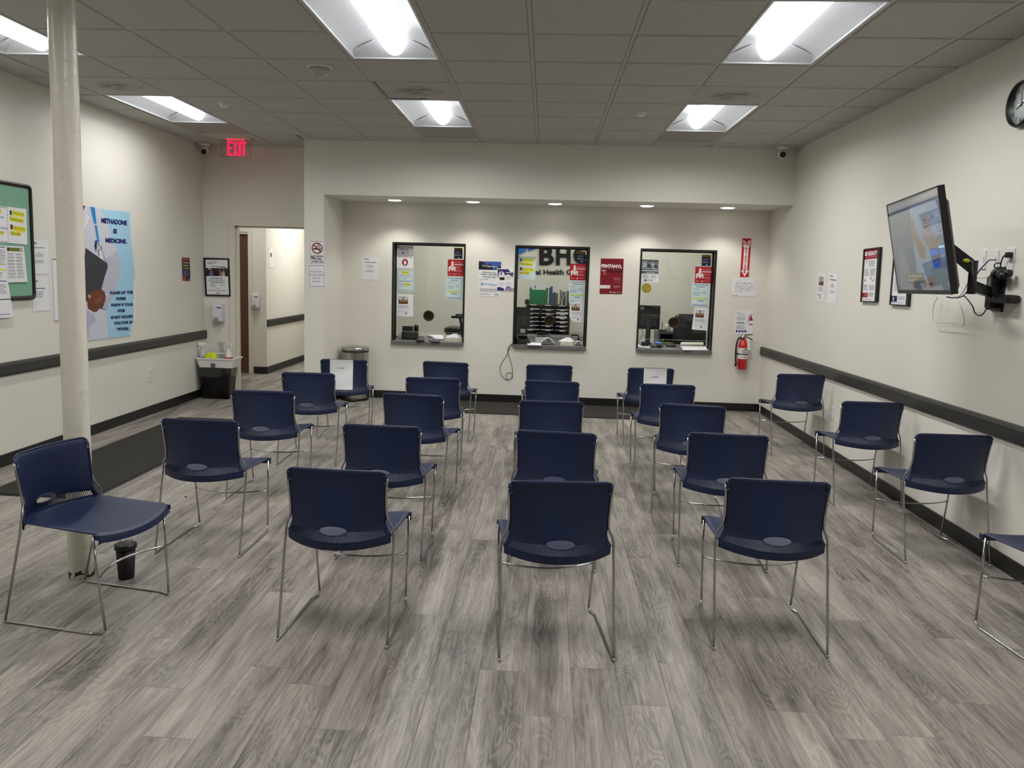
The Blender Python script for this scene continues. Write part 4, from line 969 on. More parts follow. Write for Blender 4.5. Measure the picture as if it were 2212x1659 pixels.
rframe('black framed notice on the right wall, half behind the television', [(180, 900), (405, 880), (357, 1610), (120, 1592)], [(188, 915), (385, 900), (332, 1592), (133, 1580)], cTV, .022, info)
# --- wall clock
ccy, ccz, cr_ = -.141, 2.608, .128
t = thing('wall_clock', 'round black-rimmed wall clock high on the right wall', 'clock', (XR, ccy, ccz))
MB().lathe([(cr_, 0), (cr_, -.03), (cr_ - .006, -.042), (cr_ - .014, -.042), (cr_ - .016, -.03)], (0, 0, 0), BLACKP, 48, 'X', cap=False).build('rim', t)
MB().lathe([(0, -.020), (cr_ - .015, -.020), (cr_ - .015, -.012)], (0, 0, 0), mat('clock_dial', (244, 244, 248), .5), 48, 'X').build('dial', t)
pr_ = MB()
for k in range(1, 13):
    an = math.radians(90 - 30 * k); vs, fs, asp = glyphs(str(k), .02); h_ = .021; w_ = h_ * asp
    cy, cz = -math.cos(an) * .088, math.sin(an) * .088                       # seen from the room, +right is -Y
    pr_.add([(-.0212, cy - (u - .5) * w_, cz + (v - .5) * h_) for u, v in vs], fs, ink(BLK))
pr_.build('numerals', t, fix=False)
def hand(L, w_, ang, nm):
    an = math.radians(90 - ang); d = Vector((0, -math.cos(an), math.sin(an))); n = Vector((0, d.z, -d.y)); o_ = Vector((-.024, 0, 0))
    MB().prism([o_ - d * .015 + n * w_, o_ - d * .015 - n * w_, o_ + d * L - n * w_ * .5, o_ + d * L + n * w_ * .5], (.001, 0, 0), BLACKP).build(nm, t)
hand(.052, .0035, 245, 'hour_hand'); hand(.078, .0025, 352, 'minute_hand')
MB().lathe([(0, -.034), (cr_ - .016, -.034), (cr_ - .016, -.037), (0, -.037)], (0, 0, 0), GLASS, 40, 'X', cap=False).build('clock_glass', t)

# ------------------------------------------------------------------ television on its arm
TLc, TRc, BRc, BLc = Vector((2.252, .308, 2.082)), Vector((2.104, -.646, 2.094)), Vector((2.212, -.67, 1.545)), Vector((2.36, .284, 1.533))
ctr = (TLc + TRc + BRc + BLc) / 4; ex = (TRc - TLc).normalized(); nz_ = (BLc - TLc).cross(ex).normalized() * 1.0
if nz_.x > 0: nz_ = -nz_
ez = nz_.cross(ex).normalized(); ez = ez if ez.z > 0 else -ez
t = thing('television', 'black flat television tilted out from the right wall on an arm', 'television', ctr)
W_, H_ = .482, .279
def T3(x, z, d): return ex * x + ez * z + nz_ * d
def tbox(x0, x1, z0, z1, d0, d1, m, mb=None, sh=0.):
    mb = mb or MB(); return mb.hexa([T3(x0, z0, d0), T3(x1, z0, d0), T3(x1, z1, d0), T3(x0, z1, d0)], [T3(x0 + sh, z0 + sh, d1), T3(x1 - sh, z0 + sh, d1), T3(x1 - sh, z1 - sh, d1), T3(x0 + sh, z1 - sh, d1)], m)
mb = MB(); tbox(-W_, W_, -H_, H_, 0, -.028, BLACKP, mb); tbox(-W_ * .93, W_ * .95, -H_ * .98, H_ * .80, -.028, -.055, DGREY, mb, .03); tbox(-W_ * .6, W_ * .7, -H_ * .95, H_ * .1, -.055, -.085, DGREY, mb, .02); mb.build('housing', t)
mb = MB(); bz = .008
for a_ in ((-W_, W_, H_ - bz, H_), (-W_, W_, -H_, -H_ + .022), (-W_, -W_ + bz, -H_ + .022, H_ - bz), (W_ - bz, W_, -H_ + .022, H_ - bz)): tbox(*a_, 0, .0056, BLACKP, mb)
mb.build('bezel', t)
a = Art(ctr + nz_ * .0004, nz_, cTV, mat('screen_black', (12, 13, 16), .08)); a.th = .0004; a.emit = .75; a.step = .00005
a.sheet([(104, 322), (750, 78), (930, 1462), (252, 1432)], ink((76, 80, 92), .75))
a.poly([(104, 322), (750, 78), (764, 150), (540, 235), (300, 330), (160, 400), (128, 460)], (104, 104, 110))
a.poly([(380, 350), (764, 200), (845, 820), (862, 960), (930, 1462), (560, 1446), (480, 1180), (420, 700)], (104, 112, 132))
a.poly([(395, 490), (415, 475), (440, 530), (460, 640), (500, 700), (545, 800), (590, 850), (590, 990), (540, 1000), (490, 920), (430, 760), (400, 600)], (104, 90, 84)); a.poly([(470, 760), (520, 790), (560, 880), (540, 960), (500, 880)], (104, 80, 72))
a.poly([(570, 470), (590, 440), (612, 450), (640, 560), (660, 660), (710, 700), (745, 800), (750, 870), (640, 880), (600, 800), (560, 750), (580, 640)], (106, 90, 86)); a.poly([(580, 480), (605, 470), (640, 640), (620, 660)], (118, 100, 94)); a.line([(640, 700), (690, 760)], 6, (98, 74, 66)); a.line([(625, 740), (680, 810)], 6, (98, 74, 66))
a.poly([(640, 880), (755, 845), (780, 960), (790, 1100), (700, 1130), (660, 980)], (60, 58, 92)); a.poly([(645, 900), (740, 870), (750, 940), (655, 965)], (36, 84, 170)); a.poly([(755, 830), (845, 800), (862, 960), (770, 940)], (52, 88, 146)); a.poly([(750, 840), (845, 820), (846, 850), (756, 866)], (160, 180, 200)); a.poly([(690, 1040), (760, 1020), (770, 1130), (730, 1170), (700, 1120)], (40, 72, 158)); a.poly([(770, 1000), (870, 980), (880, 1110), (780, 1130)], (76, 88, 124))
a.poly([(660, 1130), (880, 1110), (925, 1455), (700, 1450)], (96, 104, 112)); a.poly([(250, 1020), (330, 960), (400, 1180), (430, 1440), (270, 1436)], (96, 94, 108))
a.poly([(570, 1440), (580, 1330), (620, 1230), (680, 1220), (710, 1300), (700, 1400)], (112, 96, 96)); a.ell(660, 1325, 28, 20, (78, 52, 52), 14)
a.poly([(340, 1195), (562, 1185), (576, 1308), (358, 1310)], (84, 82, 74)); a.greek(362, 1212, 556, 1245, 1, (122, 120, 110), -8, .1, .8); a.greek(366, 1262, 560, 1295, 1, (122, 120, 110), -8, .1, .8)
a.done('screen', '', '', parent=t)
mb = MB(); 
tbox(-W_ + bz, W_ - bz, -H_ + .022, H_ - bz, .0042, .0048, GLASS, mb); mb.build('screen_glass', t)
# arm
wp = P(2160, 625, X=XR); jn_ = P(2100, 606, X=2.50); tb = ctr - nz_ * .09
t = thing('wall_mount_arm', 'black swivel wall bracket holding the television', 'tv mount', (XR, wp.y, wp.z))
L_ = lambda v: Vector(v) - Vector((XR, wp.y, wp.z))
MB().box((-.012, -.055, -.13), (0, .055, .13), BLACKP, .003).build('wall_plate', t)
MB().box((-.06, -.02, -.11), (-.012, -.004, .07), BLACKP).box((-.06, .02, -.11), (-.012, .034, .07), BLACKP).lathe([(.014, -.12), (.014, .08)], (-.05, .008, 0), BLACKP, 14).build('pivot_bracket', t)
j1 = L_(jn_); p0 = Vector((-.05, .008, -.02))
def beam(mb, a_, b_, h0, h1, w0, m):
    d = (b_ - a_); d.z = 0; n = Vector((-d.y, d.x, 0)).normalized() * w0; z = Vector((0, 0, 1))
    return mb.hexa([a_ - n - z * h0, a_ + n - z * h0, b_ + n - z * h1, b_ - n - z * h1], [a_ - n + z * h0, a_ + n + z * h0, b_ + n + z * h1, b_ - n + z * h1], m)
mb = MB(); beam(mb, p0, j1 + Vector((0, 0, -.03)), .026, .03, .016, BLACKP); mb.build('lower_arm', t)
MB().lathe([(.022, -.075), (.022, .11)], tuple(j1), BLACKP, 18).build('elbow_joint', t)
j2 = L_(tb); mb = MB(); beam(mb, j1 + Vector((0, 0, .07)), j2 + Vector((0, 0, .03)), .045, .04, .016, BLACKP); mb.build('upper_arm', t)
mb = MB(); a_ = L_(ctr)
for v in ((-.11, -.10),): mb.hexa([a_ + T3(-.11, -.11, -.086), a_ + T3(.11, -.11, -.086), a_ + T3(.11, .11, -.086), a_ + T3(-.11, .11, -.086)], [a_ + T3(-.11, -.11, -.094), a_ + T3(.11, -.11, -.094), a_ + T3(.11, .11, -.094), a_ + T3(-.11, .11, -.094)], BLACKP)
mb.build('screen_plate', t)
q = P(2087, 568, X=2.46); MB().lathe([(0, 0), (.016, .004), (.02, .014), (.012, .022), (0, .024)], tuple(L_(q)), mat('yellow_tag', (196, 190, 60), .5), 14).build('yellow_cap', t)
q0, q1 = P(2137, 635, X=2.71), P(2180, 656, X=2.71)
o = MB().box((2.70, q1.y, q1.z), (XR - .001, q0.y, q0.z), BLACKP, .018).build('soundbar_box', None, None); tag(o, 'black rounded plastic box on the wall under the television arm', 'electronics')
# cable-managed power bundle
def pc(pts, X, cr=cO): return [P(cr[0] + x / cr[2], cr[1] + y / cr[2], X=X) for x, y in pts]
t = thing('power_adapter', 'black plug cluster and coiled cords hanging by the wall outlets', 'power adapter', P(2163, 590, X=2.72))
mb = MB()
for x, y, r in ((640, 660, .020), (900, 650, .022), (760, 660, .026), (690, 620, .02), (800, 700, .022)):
    q = P(cO[0] + x / cO[2], cO[1] + y / cO[2], X=2.73); mb.lathe([(0, -.02), (r * .8, -.018), (r, -.006), (r, .012), (r * .7, .02), (0, .022)], tuple(q), BLACKP, 14, 'X')
local(mb, t).build('plug_body', t)
mb = MB(); mb.tube(spline(pc([(745, 560), (760, 440), (790, 350), (840, 290), (930, 285)], 2.74)), .0042, BLACKP, 6).tube(spline(pc([(740, 450), (680, 445), (630, 480), (630, 530), (690, 590), (745, 570)], 2.73)), .0038, BLACKP, 6)
mb.tube(spline(pc([(700, 730), (620, 740), (600, 790), (640, 830), (700, 800)], 2.73)), .0038, BLACKP, 6); q = P(2181, 551, X=2.755); mb.box((q.x - .02, q.y - .014, q.z - .016), (q.x + .012, q.y + .014, q.z + .016), BLACKP, .004)
local(mb, t).build('cord', t)
for lab, px in (('white blank wall plate behind the television arm, leftmost of three', [(370, 195), (485, 195), (460, 562), (350, 560)]), ('white data wall plate with blue cable, middle of three', [(610, 190), (740, 190), (708, 570), (590, 570)]), ('white power outlet plate with black plug, rightmost of three', [(905, 150), (1062, 155), (1005, 592), (850, 575)])):
    pp = [(cO[0] + x / cO[2], cO[1] + y / cO[2]) for x, y in px]; q = [P(*p, X=XR) for p in pp]; c = sum(q, Vector()) / 4
    t = thing('wall_plate', lab, 'wall plate', c, 0, 'wall plates by the television'); f = Art(PR_(), NR, cO, WHITEP, .008); f.sheet(px); f.done('cover_plate', '', '', parent=t)
    f = Art(PR_() + NR * .008, NR, cO, mat('outlet_face', (206, 205, 200), .4), .002)
    cx, cy = sum(p[0] for p in px) / 4, sum(p[1] for p in px) / 4; f.sheet([(cx - 18, cy - 60), (cx + 14, cy - 60), (cx + 8, cy + 60), (cx - 24, cy + 60)]); f.done('socket', '', '', parent=t)
def cable(name, label, pts, r, m, n=8):
    o = MB().tube(spline(pts, n), r, m, 7).build(name, None, pts[0]); return tag(o, label, 'cable')
BLUEC = mat('blue_cable', (34, 52, 140), .45); WC = mat('ivory_cable', (206, 200, 184), .45)
ct = lambda pts, X: pc(pts, X, cTV)
pb1 = pc([(660, 380), (600, 385), (540, 385), (480, 430), (340, 580), (235, 745), (190, 850), (140, 920), (100, 990), (20, 1080)], 2.66)
cable('network_cable', 'blue network cable from the middle wall plate to the television', pb1 + ct([(1040, 1490), (930, 1500), (860, 1488)], 2.33), .0035, BLUEC)
cable('loose_cable', 'dark cord drooping below the television toward the black box', ct([(1070, 1480)], 2.36) + pc([(20, 1090), (100, 1180), (200, 1320), (235, 1430), (320, 1495), (400, 1460), (480, 1340), (545, 1200), (600, 1110)], 2.62), .0035, mat('navy_cord', (30, 30, 58), .45))
cable('white_cable', 'ivory cable looping from the television back past the blue cable', ct([(1000, 1510)], 2.38) + pc([(10, 1010), (90, 860), (160, 770), (230, 745), (380, 742), (470, 735)], 2.60), .003, WC)
cable('white_cable', 'ivory cable hanging in a square loop below the television', pc([(1225, 1130), (1245, 1150), (1215, 1200), (1200, 1280), (1205, 1350), (1225, 1380), (1300, 1386), (1400, 1392), (1490, 1408), (1492, 1330), (1470, 1240), (1440, 1190)], 2.73, cRW), .0028, WC)

# ------------------------------------------------------------------ ceiling devices
def smoke(px, py, label, r, hgt, strobe=False):
    q = P(px, py, Z=H); t = thing('smoke_detector', label, 'smoke detector', (q.x, q.y, H))
    MB().lathe([(r, 0), (r, -.012), (r * .96, -.018), (0, -.02)], (0, 0, 0), WHITEP, 32).build('base', t)
    if strobe:
        MB().lathe([(r * .92, -.018), (r * .8, -.045), (r * .45, -.07), (0, -.076)], (0, 0, 0), mat('frosted_lens', (176, 176, 174), .25), 28).build('strobe_lens', t)
        MB().lathe([(.001, -.02), (.022, -.022), (.026, -.05), (0, -.058)], (0, 0, 0), STEEL, 14).build('strobe_lamp', t)
    else: MB().lathe([(r * .9, -.018), (r * .62, -hgt + .008), (r * .5, -hgt), (0, -hgt - .002)], (0, 0, 0), WHITEP, 28).build('sensor_chamber', t)
smoke(690, 143, 'round white ceiling strobe alarm with clear lens, largest of the ceiling detectors', .088, .05, True)
smoke(484, 221, 'small round white smoke detector nearest the left wall', .052, .04)
smoke(1384, 241, 'small round white smoke detector left of the right far ceiling light', .052, .04)
q = P(1078, 236, Z=H); t = thing('ceiling_speaker', 'round flush ceiling ring between the two right far lights', 'ceiling fitting', (q.x, q.y, H))
MB().lathe([(.082, -.001), (.085, -.007), (.115, -.005), (.118, 0)], (0, 0, 0), mat('speaker_ring', (198, 196, 190), .6), 36).build('trim_ring', t); MB().lathe([(0, -.002), (.083, -.002)], (0, 0, 0), TILE, 32, cap=False).build('grille', t)
def camera_dome(label, x, y, aim):
    t = thing('security_camera', label, 'security camera', (x, y, H), 0, 'white ceiling security cameras')
    MB().lathe([(.062, 0), (.062, -.02), (.045, -.035)], (0, 0, 0), WHITEP, 28).build('mount', t)
    MB().lathe([(0, -.03), (.03, -.035), (.046, -.055), (.05, -.078), (.042, -.105), (.022, -.122), (0, -.126)], (0, 0, 0), WHITEP, 28).build('ball', t)
    d = Vector(aim).normalized(); c = Vector((0, 0, -.08)); e1 = d.orthogonal().normalized(); e2 = d.cross(e1)
    mb = MB(); n = 20; f_ = [c + d * .040 + (e1 * math.cos(2 * math.pi * k / n) + e2 * math.sin(2 * math.pi * k / n)) * .031 for k in range(n)]; mb.prism(f_, d * .016, BLACKP); mb.build('lens', t)
camera_dome('white ceiling security camera in the left far corner', -3.90, 4.36, (.35, -1, -.55)); camera_dome('white ceiling security camera in the right corner by the header', 2.585, 3.83, (-.15, -1, -.25))
# exit sign
q = P(509, 298, Z=H); ye = q.y
t = thing('exit_sign', 'clear edge-lit exit sign with red letters hanging from the ceiling', 'exit sign', (q.x, ye, H))
MB().box((-.20, -.05, -.018), (.20, .05, 0), STEEL, .006).build('ceiling_base', t)
MB().box((-.10, -.008, -.024), (.10, .008, -.018), ink((255, 30, 60), 1.4)).build('light_strip', t)
x0, x1 = P(478.5, 320, Y=ye).x, P(541, 320, Y=ye).x; z0 = P(510, 339.5, Y=ye).z
MB().box((x0 - q.x, -.003, z0 - H), (x1 - q.x, .003, -.02), ACRYL).build('acrylic_panel', t)
ed = MB()
for a_, b_ in (((x0 - q.x, z0 - H), (x1 - q.x, z0 - H)), ((x0 - q.x, z0 - H), (x0 - q.x, -.03)), ((x1 - q.x, z0 - H), (x1 - q.x, -.03))): ed.tube([(a_[0], 0, a_[1]), (b_[0], 0, b_[1])], .0022, ink((190, 110, 116), 0.), 6)
ed.build('panel_edge', t)
a = Art((0, ye - .004, 0), NF, (410, 290, 5.978)); a.th = .0; a.emit = 1.2
RL = (255, 24, 70); K_ = 1
def lett(polys):
    for p in polys: a.poly(p, RL)
lett([[(484, 86), (514, 88), (512, 276), (482, 274)], [(514, 88), (550, 90), (549, 116), (513, 114)], [(514, 166), (546, 168), (545, 192), (513, 190)], [(512, 250), (545, 252), (544, 278), (511, 276)],
      [(557, 92), (577, 93), (618, 280), (596, 279)], [(597, 94), (617, 95), (576, 278), (555, 276)], [(630, 95), (662, 96), (658, 281), (627, 280)], [(668, 96), (728, 98), (727, 126), (667, 124)], [(684, 120), (713, 121), (708, 284), (680, 282)]])
a.done('exit_letters', '', '', parent=t)

# ------------------------------------------------------------------ bins
bc = P(468, 862, Z=0); bx, by = -3.765, 4.345
t = thing('waste_bin', 'black plastic waste bin with clear liner in the left corner', 'bin', (bx, by, 0))
def rrect(w_, d_, z, r=.03, n=5):
    o_ = []
    for sx, sy, a0 in ((1, 1, 0), (-1, 1, 90), (-1, -1, 180), (1, -1, 270)):
        for k in range(n): an = math.radians(a0 + 90 * k / (n - 1)); o_.append(Vector((sx * (w_ - r) + r * math.cos(an), sy * (d_ - r) + r * math.sin(an), z)))
    return o_
def loft(mb, rings, m, smooth=True, capb=True, capt=False):
    n = len(rings[0]); vs = [v for r_ in rings for v in r_]; fs = [(i * n + k, i * n + (k + 1) % n, (i + 1) * n + (k + 1) % n, (i + 1) * n + k) for i in range(len(rings) - 1) for k in range(n)]
    if capb: fs.append(list(range(n)))
    if capt: fs.append(list(range((len(rings) - 1) * n, len(rings) * n)))
    return mb.add(vs, fs, m, smooth)
loft(MB(), [rrect(.165, .10, .004), rrect(.195, .125, .36), rrect(.20, .13, .37), rrect(.19, .12, .37), rrect(.16, .095, .02)], BLACKP).build('tub', t)
def linf(u, v):
    n = 64; k = u * 2 * math.pi; w_, d_ = .208 + .006 * math.sin(9 * k) + .004 * math.sin(23 * k), .138 + .006 * math.sin(7 * k)
    e_ = .35; return Vector((w_ * math.copysign(abs(math.cos(k)) ** e_, math.cos(k)), d_ * math.copysign(abs(math.sin(k)) ** e_, math.sin(k)), .378 - (.085 + .025 * math.sin(3 * k + 1) + .012 * math.sin(11 * k)) * v))
MB().grid(linf, 96, 5, CLRP).build('bin_liner', t)
# caddy standing on the bin
tz = .380
t = thing('cleaning_caddy', 'white plastic cleaning caddy standing on the black waste bin', 'caddy', (bx + .025, by - .01, tz))
mb = MB(); loft(mb, [rrect(.20, .12, 0, .012), rrect(.222, .14, .10, .015), rrect(.232, .15, .10, .015), rrect(.232, .15, .115, .015), rrect(.216, .134, .115, .012), rrect(.195, .115, .008, .012)], WHITEP, False); mb.build('tray', t)
MB().tube(smooth_path([(-.0, .02, .01), (0, .02, .13), (.06, .02, .17), (.13, .02, .17)], 4, .03)[:1] + smooth_path([(-.11, .03, .01), (-.11, .03, .155), (.11, .03, .155), (.11, .03, .01)], 5, .03), .009, WHITEP, 8).build('handle', t)
MB().box((-.045, -.147, .0), (.005, -.142, .055), mat('label_slot', (84, 84, 88), .5)).build('label_clip', t)
def spray(x, y, label, body, trig, rot=0., band=None):
    t = thing('spray_bottle', label, 'spray bottle', (x, y, tz + .012), rot)
    MB().lathe([(0, 0), (.036, .002), (.038, .012), (.037, .10), (.030, .135), (.017, .165), (.015, .185)], (0, 0, 0), body, 22).build('bottle', t)
    if band: MB().lathe([(.0385, .02), (.0385, .075)], (0, 0, 0), band, 22, cap=False).build('label_wrap', t)
    mb = MB(); mb.lathe([(.018, .18), (.018, .20)], (0, 0, 0), trig, 14); mb.box((-.045, -.011, .20), (.03, .011, .228), trig, .007); mb.prism([Vector(v) for v in ((-.03, -.005, .20), (-.018, -.005, .20), (-.034, -.005, .16), (-.042, -.005, .162))], (0, .01, 0), trig)
    mb.build('trigger_head', t)
    for c in t.children: c.scale = (1.1, 1.1, 1.22)
spray(bx - .155, by - .06, 'grey-white spray bottle at the left end of the cleaning caddy', mat('milky_bottle', (186, 192, 204), .4), WHITEP, .5, mat('grey_label', (140, 144, 152), .5))
spray(bx + .155, by - .05, 'white spray bottle with red label in the cleaning caddy', WHITEP, WHITEP, 2.6, mat('red_label', (196, 26, 30), .5))
spray(bx + .02, by + .07, 'clear spray bottle at the back of the cleaning caddy', CLRP, CLRP, .3)
def cloth(u, v):
    a, b = u * 2 * math.pi, v * math.pi; r = 1 + .18 * math.sin(5 * a + 3 * b) + .12 * math.sin(9 * a - 5 * b)
    return Vector((.075 * r * math.cos(a) * math.sin(b), .045 * r * math.sin(a) * math.sin(b), .062 + .06 * r * math.cos(b)))
o = MB().grid(cloth, 40, 20, mat('yellow_cloth', (216, 224, 44), .8, bump=.4, bscale=200)).build('cleaning_cloth'); o.location = (bx - .055, by - .07, tz + .045); tag(o, 'crumpled yellow cleaning cloth in the caddy', 'cloth')
def pile(u, v):
    a, b = u * 2 * math.pi, v * math.pi; return Vector((.05 * math.cos(a) * math.sin(b), .04 * math.sin(a) * math.sin(b), .04 + .035 * math.cos(b)))
o = MB().grid(pile, 20, 12, mat('olive_sponge', (150, 152, 120), .8, bump=.6, bscale=120)).build('scrub_sponge'); o.location = (bx + .065, by - .01, tz + .03); tag(o, 'greenish grey scrub sponge between cloth and white spray bottle', 'sponge')
# steel step can
sx_, sy_ = -2.155, 4.60
zt = P(767, 748, Y=sy_).z; r = .163
t = thing('step_trash_can', 'round stainless steel step trash can in the alcove corner', 'trash can', (sx_, sy_, 0))
MB().lathe([(0, .002), (r + .004, .002), (r + .006, .03), (r, .035)], (0, 0, 0), BLACKP, 40).build('base_ring', t)
MB().lathe([(r, .034), (r, zt - .065)], (0, 0, 0), STEEL, 48, cap=False).build('body', t)
MB().lathe([(r + .001, zt - .066), (r + .004, zt - .05), (r - .01, zt - .045)], (0, 0, 0), BLACKP, 40, cap=False).build('collar', t)
MB().lathe([(r + .003, zt - .047), (r + .004, zt - .012), (r - .01, zt - .004), (r * .6, zt + .003), (0, zt + .005)], (0, 0, 0), STEEL, 48).build('lid', t)
MB().box((-.02, -r - .05, .008), (.05, -r + .01, .022), STEEL, .004).box((-.03, -r - .055, .004), (.06, -r - .02, .03), BLACKP, .006).build('pedal', t)
# travel tumbler on the floor
q = P(264, 1254, Z=0)
t = thing('travel_tumbler', 'black travel tumbler standing on the floor beside the cream column', 'tumbler', (q.x, q.y + .04, 0)); ht = .19
MB().lathe([(0, 0), (.036, .001), (.038, .006), (.046, ht * .83)], (0, 0, 0), mat('matte_black', (16, 15, 15), .6), 28).build('body', t)
MB().lathe([(.050, ht * .80), (.053, ht * .83), (.053, ht * .93), (.044, ht * .96), (0, ht * .97)], (0, 0, 0), BLACKP, 28).build('lid', t)
MB().lathe([(.036, ht * .96), (.034, ht * 1.04), (.012, ht * 1.08), (0, ht * 1.08)], (0, 0, 0), CLRP, 20).build('sip_cover', t)
# small lid-like debris
o = MB().lathe([(0, 0), (.008, .001), (.009, .004), (0, .006)], (0, 0, 0), mat('brown_crumb', (60, 40, 30), .8), 9).build('crumb'); q = P(401, 1074, Z=0); o.location = (q.x, q.y, 0.0005); tag(o, 'tiny dark crumb on the planks behind the turned chair', 'debris')

# ================================================================== service windows
GY = YB + .115
for k, (x0, x1) in enumerate(WIN):
    fw = .022; mb = MB()
    mb.box((x0, YB - .006, SILLZ), (x0 + fw, YB + .15, WZ1), BLACKF).box((x1 - fw, YB - .006, SILLZ), (x1, YB + .15, WZ1), BLACKF).box((x0 + fw, YB - .006, WZ1 - fw), (x1 - fw, YB + .15, WZ1), BLACKF)
    mb.box((x0 + fw, GY - .012, SILLZ), (x0 + fw + .012, GY + .012, WZ1 - fw), BLACKF).box((x1 - fw - .012, GY - .012, SILLZ), (x1 - fw, GY + .012, WZ1 - fw), BLACKF).box((x0 + fw, GY - .012, WZ1 - fw - .012), (x1 - fw, GY + .012, WZ1 - fw), BLACKF)
    struct('window_%d' % (k + 1), mb)
    w_ = bpy.data.objects['window_%d' % (k + 1)]
    pane = MB().box((x0 + fw + .008, GY - .003, .834), (x1 - fw - .008, GY + .003, WZ1 - fw - .008), GLASS).build('glass_pane', w_)
    MB().box((x0 + fw + .008, GY - .0032, .831), (x1 - fw - .008, GY + .0032, .8345), mat('polished_glass_edge', (176, 188, 176), .3)).build('glass_edge', w_)
    nm = ('left', 'middle', 'right')[k]
    o = MB().box((x0 + .003, YB - .055, SILLZ - .04), (x1 - .003, YB + .62, SILLZ), SILL, .002).build('counter_shelf'); tag(o, 'grey laminate counter shelf of the %s service window' % nm, 'counter', 'service window counters')
    px = ((926, 682), (1187, 692), (1455.5, 696.5))[k]; q = P(*px, Y=GY - .004)
    t = thing('speaking_grille', 'round bronze speaking grille in the glass of the %s service window' % nm, 'grille', (q.x, GY - .004, q.z), 0, 'bronze speaking grilles')
    MB().lathe([(.048, 0), (.048, -.006), (.052, -.012), (.062, -.012), (.068, -.006), (.068, 0)], (0, 0, 0), BRONZE, 36, 'Y').build('outer_ring', t)
    MB().lathe([(0, -.001), (.048, -.001)], (0, 0, 0), mat('grille_dark', (30, 22, 14), .5, .4), 32, 'Y', cap=False).build('backing', t)
    mb = MB()
    for z in (-.033, -.0165, 0, .0165, .033):
        L = math.sqrt(max(0, .046 ** 2 - z * z)); mb.box((-L, -.009, z - .0035), (L, -.002, z + .0035), BRONZE)
    mb.build('louvres', t)
# sheets on the glass
def gart(c, k=0, base=PAPER): return Art((0, GY - .0036 - .0016 * k, 0), NF, c, base)
LBL = ink((204, 222, 222))
def card(a):
    a.rect(0, 0, 100, 17, (206, 150, 60)); a.poly([(42, 17), (60, 17), (51, 24)], (206, 150, 60)); a.greek(12, 5, 88, 12, 1, (90, 70, 40), w_=.8); a.greek(12, 32, 90, 56, 3, (150, 160, 180)); a.greek(8, 60, 94, 78, 2, (200, 206, 214)); logo(a, 34, 86, 34, 8, WHT); return a
def nalox(a):
    a.poly([(22, 16), (26, 9), (32, 9), (36, 16), (36, 36), (40, 44), (50, 42), (50, 72), (42, 70), (42, 62), (38, 54), (36, 66), (34, 68), (24, 68), (22, 66), (20, 54), (14, 62), (13, 72), (5, 70), (6, 44), (16, 40), (22, 36)], (226, 214, 214)); a.ell(29, 45, 3.4, 3.4, (160, 30, 36), 12)
    a.text('WE CARRY', 40, 14, 94, 8, (222, 150, 150), 1); a.text('NALOXONE', 40, 26, 97, 8, (240, 226, 226), 1, .04); a.greek(54, 42, 90, 54, 4, (222, 150, 150)); a.greek(54, 60, 96, 76, 4, (222, 150, 150)); a.text('DC', 8, 84, 28, 6, (226, 200, 200)); a.poly([(36, 90), (46, 84), (50, 90)], WHT); a.greek(54, 84, 98, 90, 2, (222, 150, 150)); return a
def sched(a, lg=True):
    a.rect(8, 5, 92, 7.5, (60, 106, 170)); a.greek(24, 14, 80, 18, 1, (100, 116, 126), w_=.8); a.greek(8, 24, 48, 32, 2, (120, 136, 140)); a.greek(8, 38, 50, 56, 5, (120, 136, 140)); a.greek(54, 36, 84, 46, 3, (120, 136, 140)); a.rect(10, 63, 90, 68, (206, 212, 70), 1)
    if lg: logo(a, 36, 73, 30, 6, (90, 100, 110)); a.rect(6, 93, 90, 95.5, (60, 106, 170))
    return a
def recov(a):
    a.rect(12, 12, 68, 44, (98, 62, 40)); a.rect(13, 13, 40, 26, (200, 196, 196)); a.rect(44, 13, 67, 26, (206, 198, 204)); a.rect(38, 12, 41, 34, (60, 40, 34))
    for k, c_ in enumerate(((40, 50, 30), (196, 160, 110), (110, 60, 40), (214, 180, 120), (80, 40, 30), (200, 160, 130), (120, 60, 40))): a.ell(16 + k * 8, 31, 4, 5, c_, 10)
    a.greek(12, 50, 86, 66, 5, (170, 172, 180)); a.text('RECOVERY', 12, 74, 62, 6, (170, 178, 196)); a.ell(58, 86, 5, 4, (120, 70, 70), 10); return a
card(gart(cW1, base=ink((34, 42, 66))).full((955, 208), (1062, 210), (1060, 352), (952, 350))).done('notice_card', 'dark blue card with orange top on the left service window', 'paper', 'blue and orange cards')
nalox(gart(cW1, 1, ink((168, 32, 38))).full((874, 358), (1078, 362), (1073, 575), (870, 570))).done('poster', 'red poster with white figure on the left service window', 'poster', 'red window posters')
sched(gart(cW1, 0, LBL).full((853, 578), (1070, 585), (1062, 872), (845, 862))).done('notice', 'pale schedule sheet below the red poster, left service window', 'paper', 'schedule sheets')
a = gart(cW1).full((208, 180), (432, 184), (432, 472), (208, 468)); a.text('BHG', 4, 2, 20, 4, BLK, 0, .03); a.text('NO I.D', 28, 12, 72, 9, (52, 50, 54), 1, .01); a.rect(30, 25, 74, 40, (208, 208, 210)); a.ell(40, 32, 5, 5, (150, 90, 60), 12); a.text('NO DOSE', 12, 43, 72, 9, (170, 60, 66), 1, .01); a.ring(84, 48, 7, 6, .25, (120, 112, 112), 18); a.line([(80, 44), (88, 52)], 1.6, (120, 112, 112))
n8 = [(52 + 18 * math.cos(math.radians(22.5 + 45 * k)), 74 + 16.5 * math.sin(math.radians(22.5 + 45 * k))) for k in range(8)]; a.poly(n8, (150, 24, 32)); a.ell(52, 79, 6, 6.5, WHT, 14)
for k in range(4): a.rect(46 + k * 3, 64 + abs(k - 1.4) * 2, 48.4 + k * 3, 76, WHT)
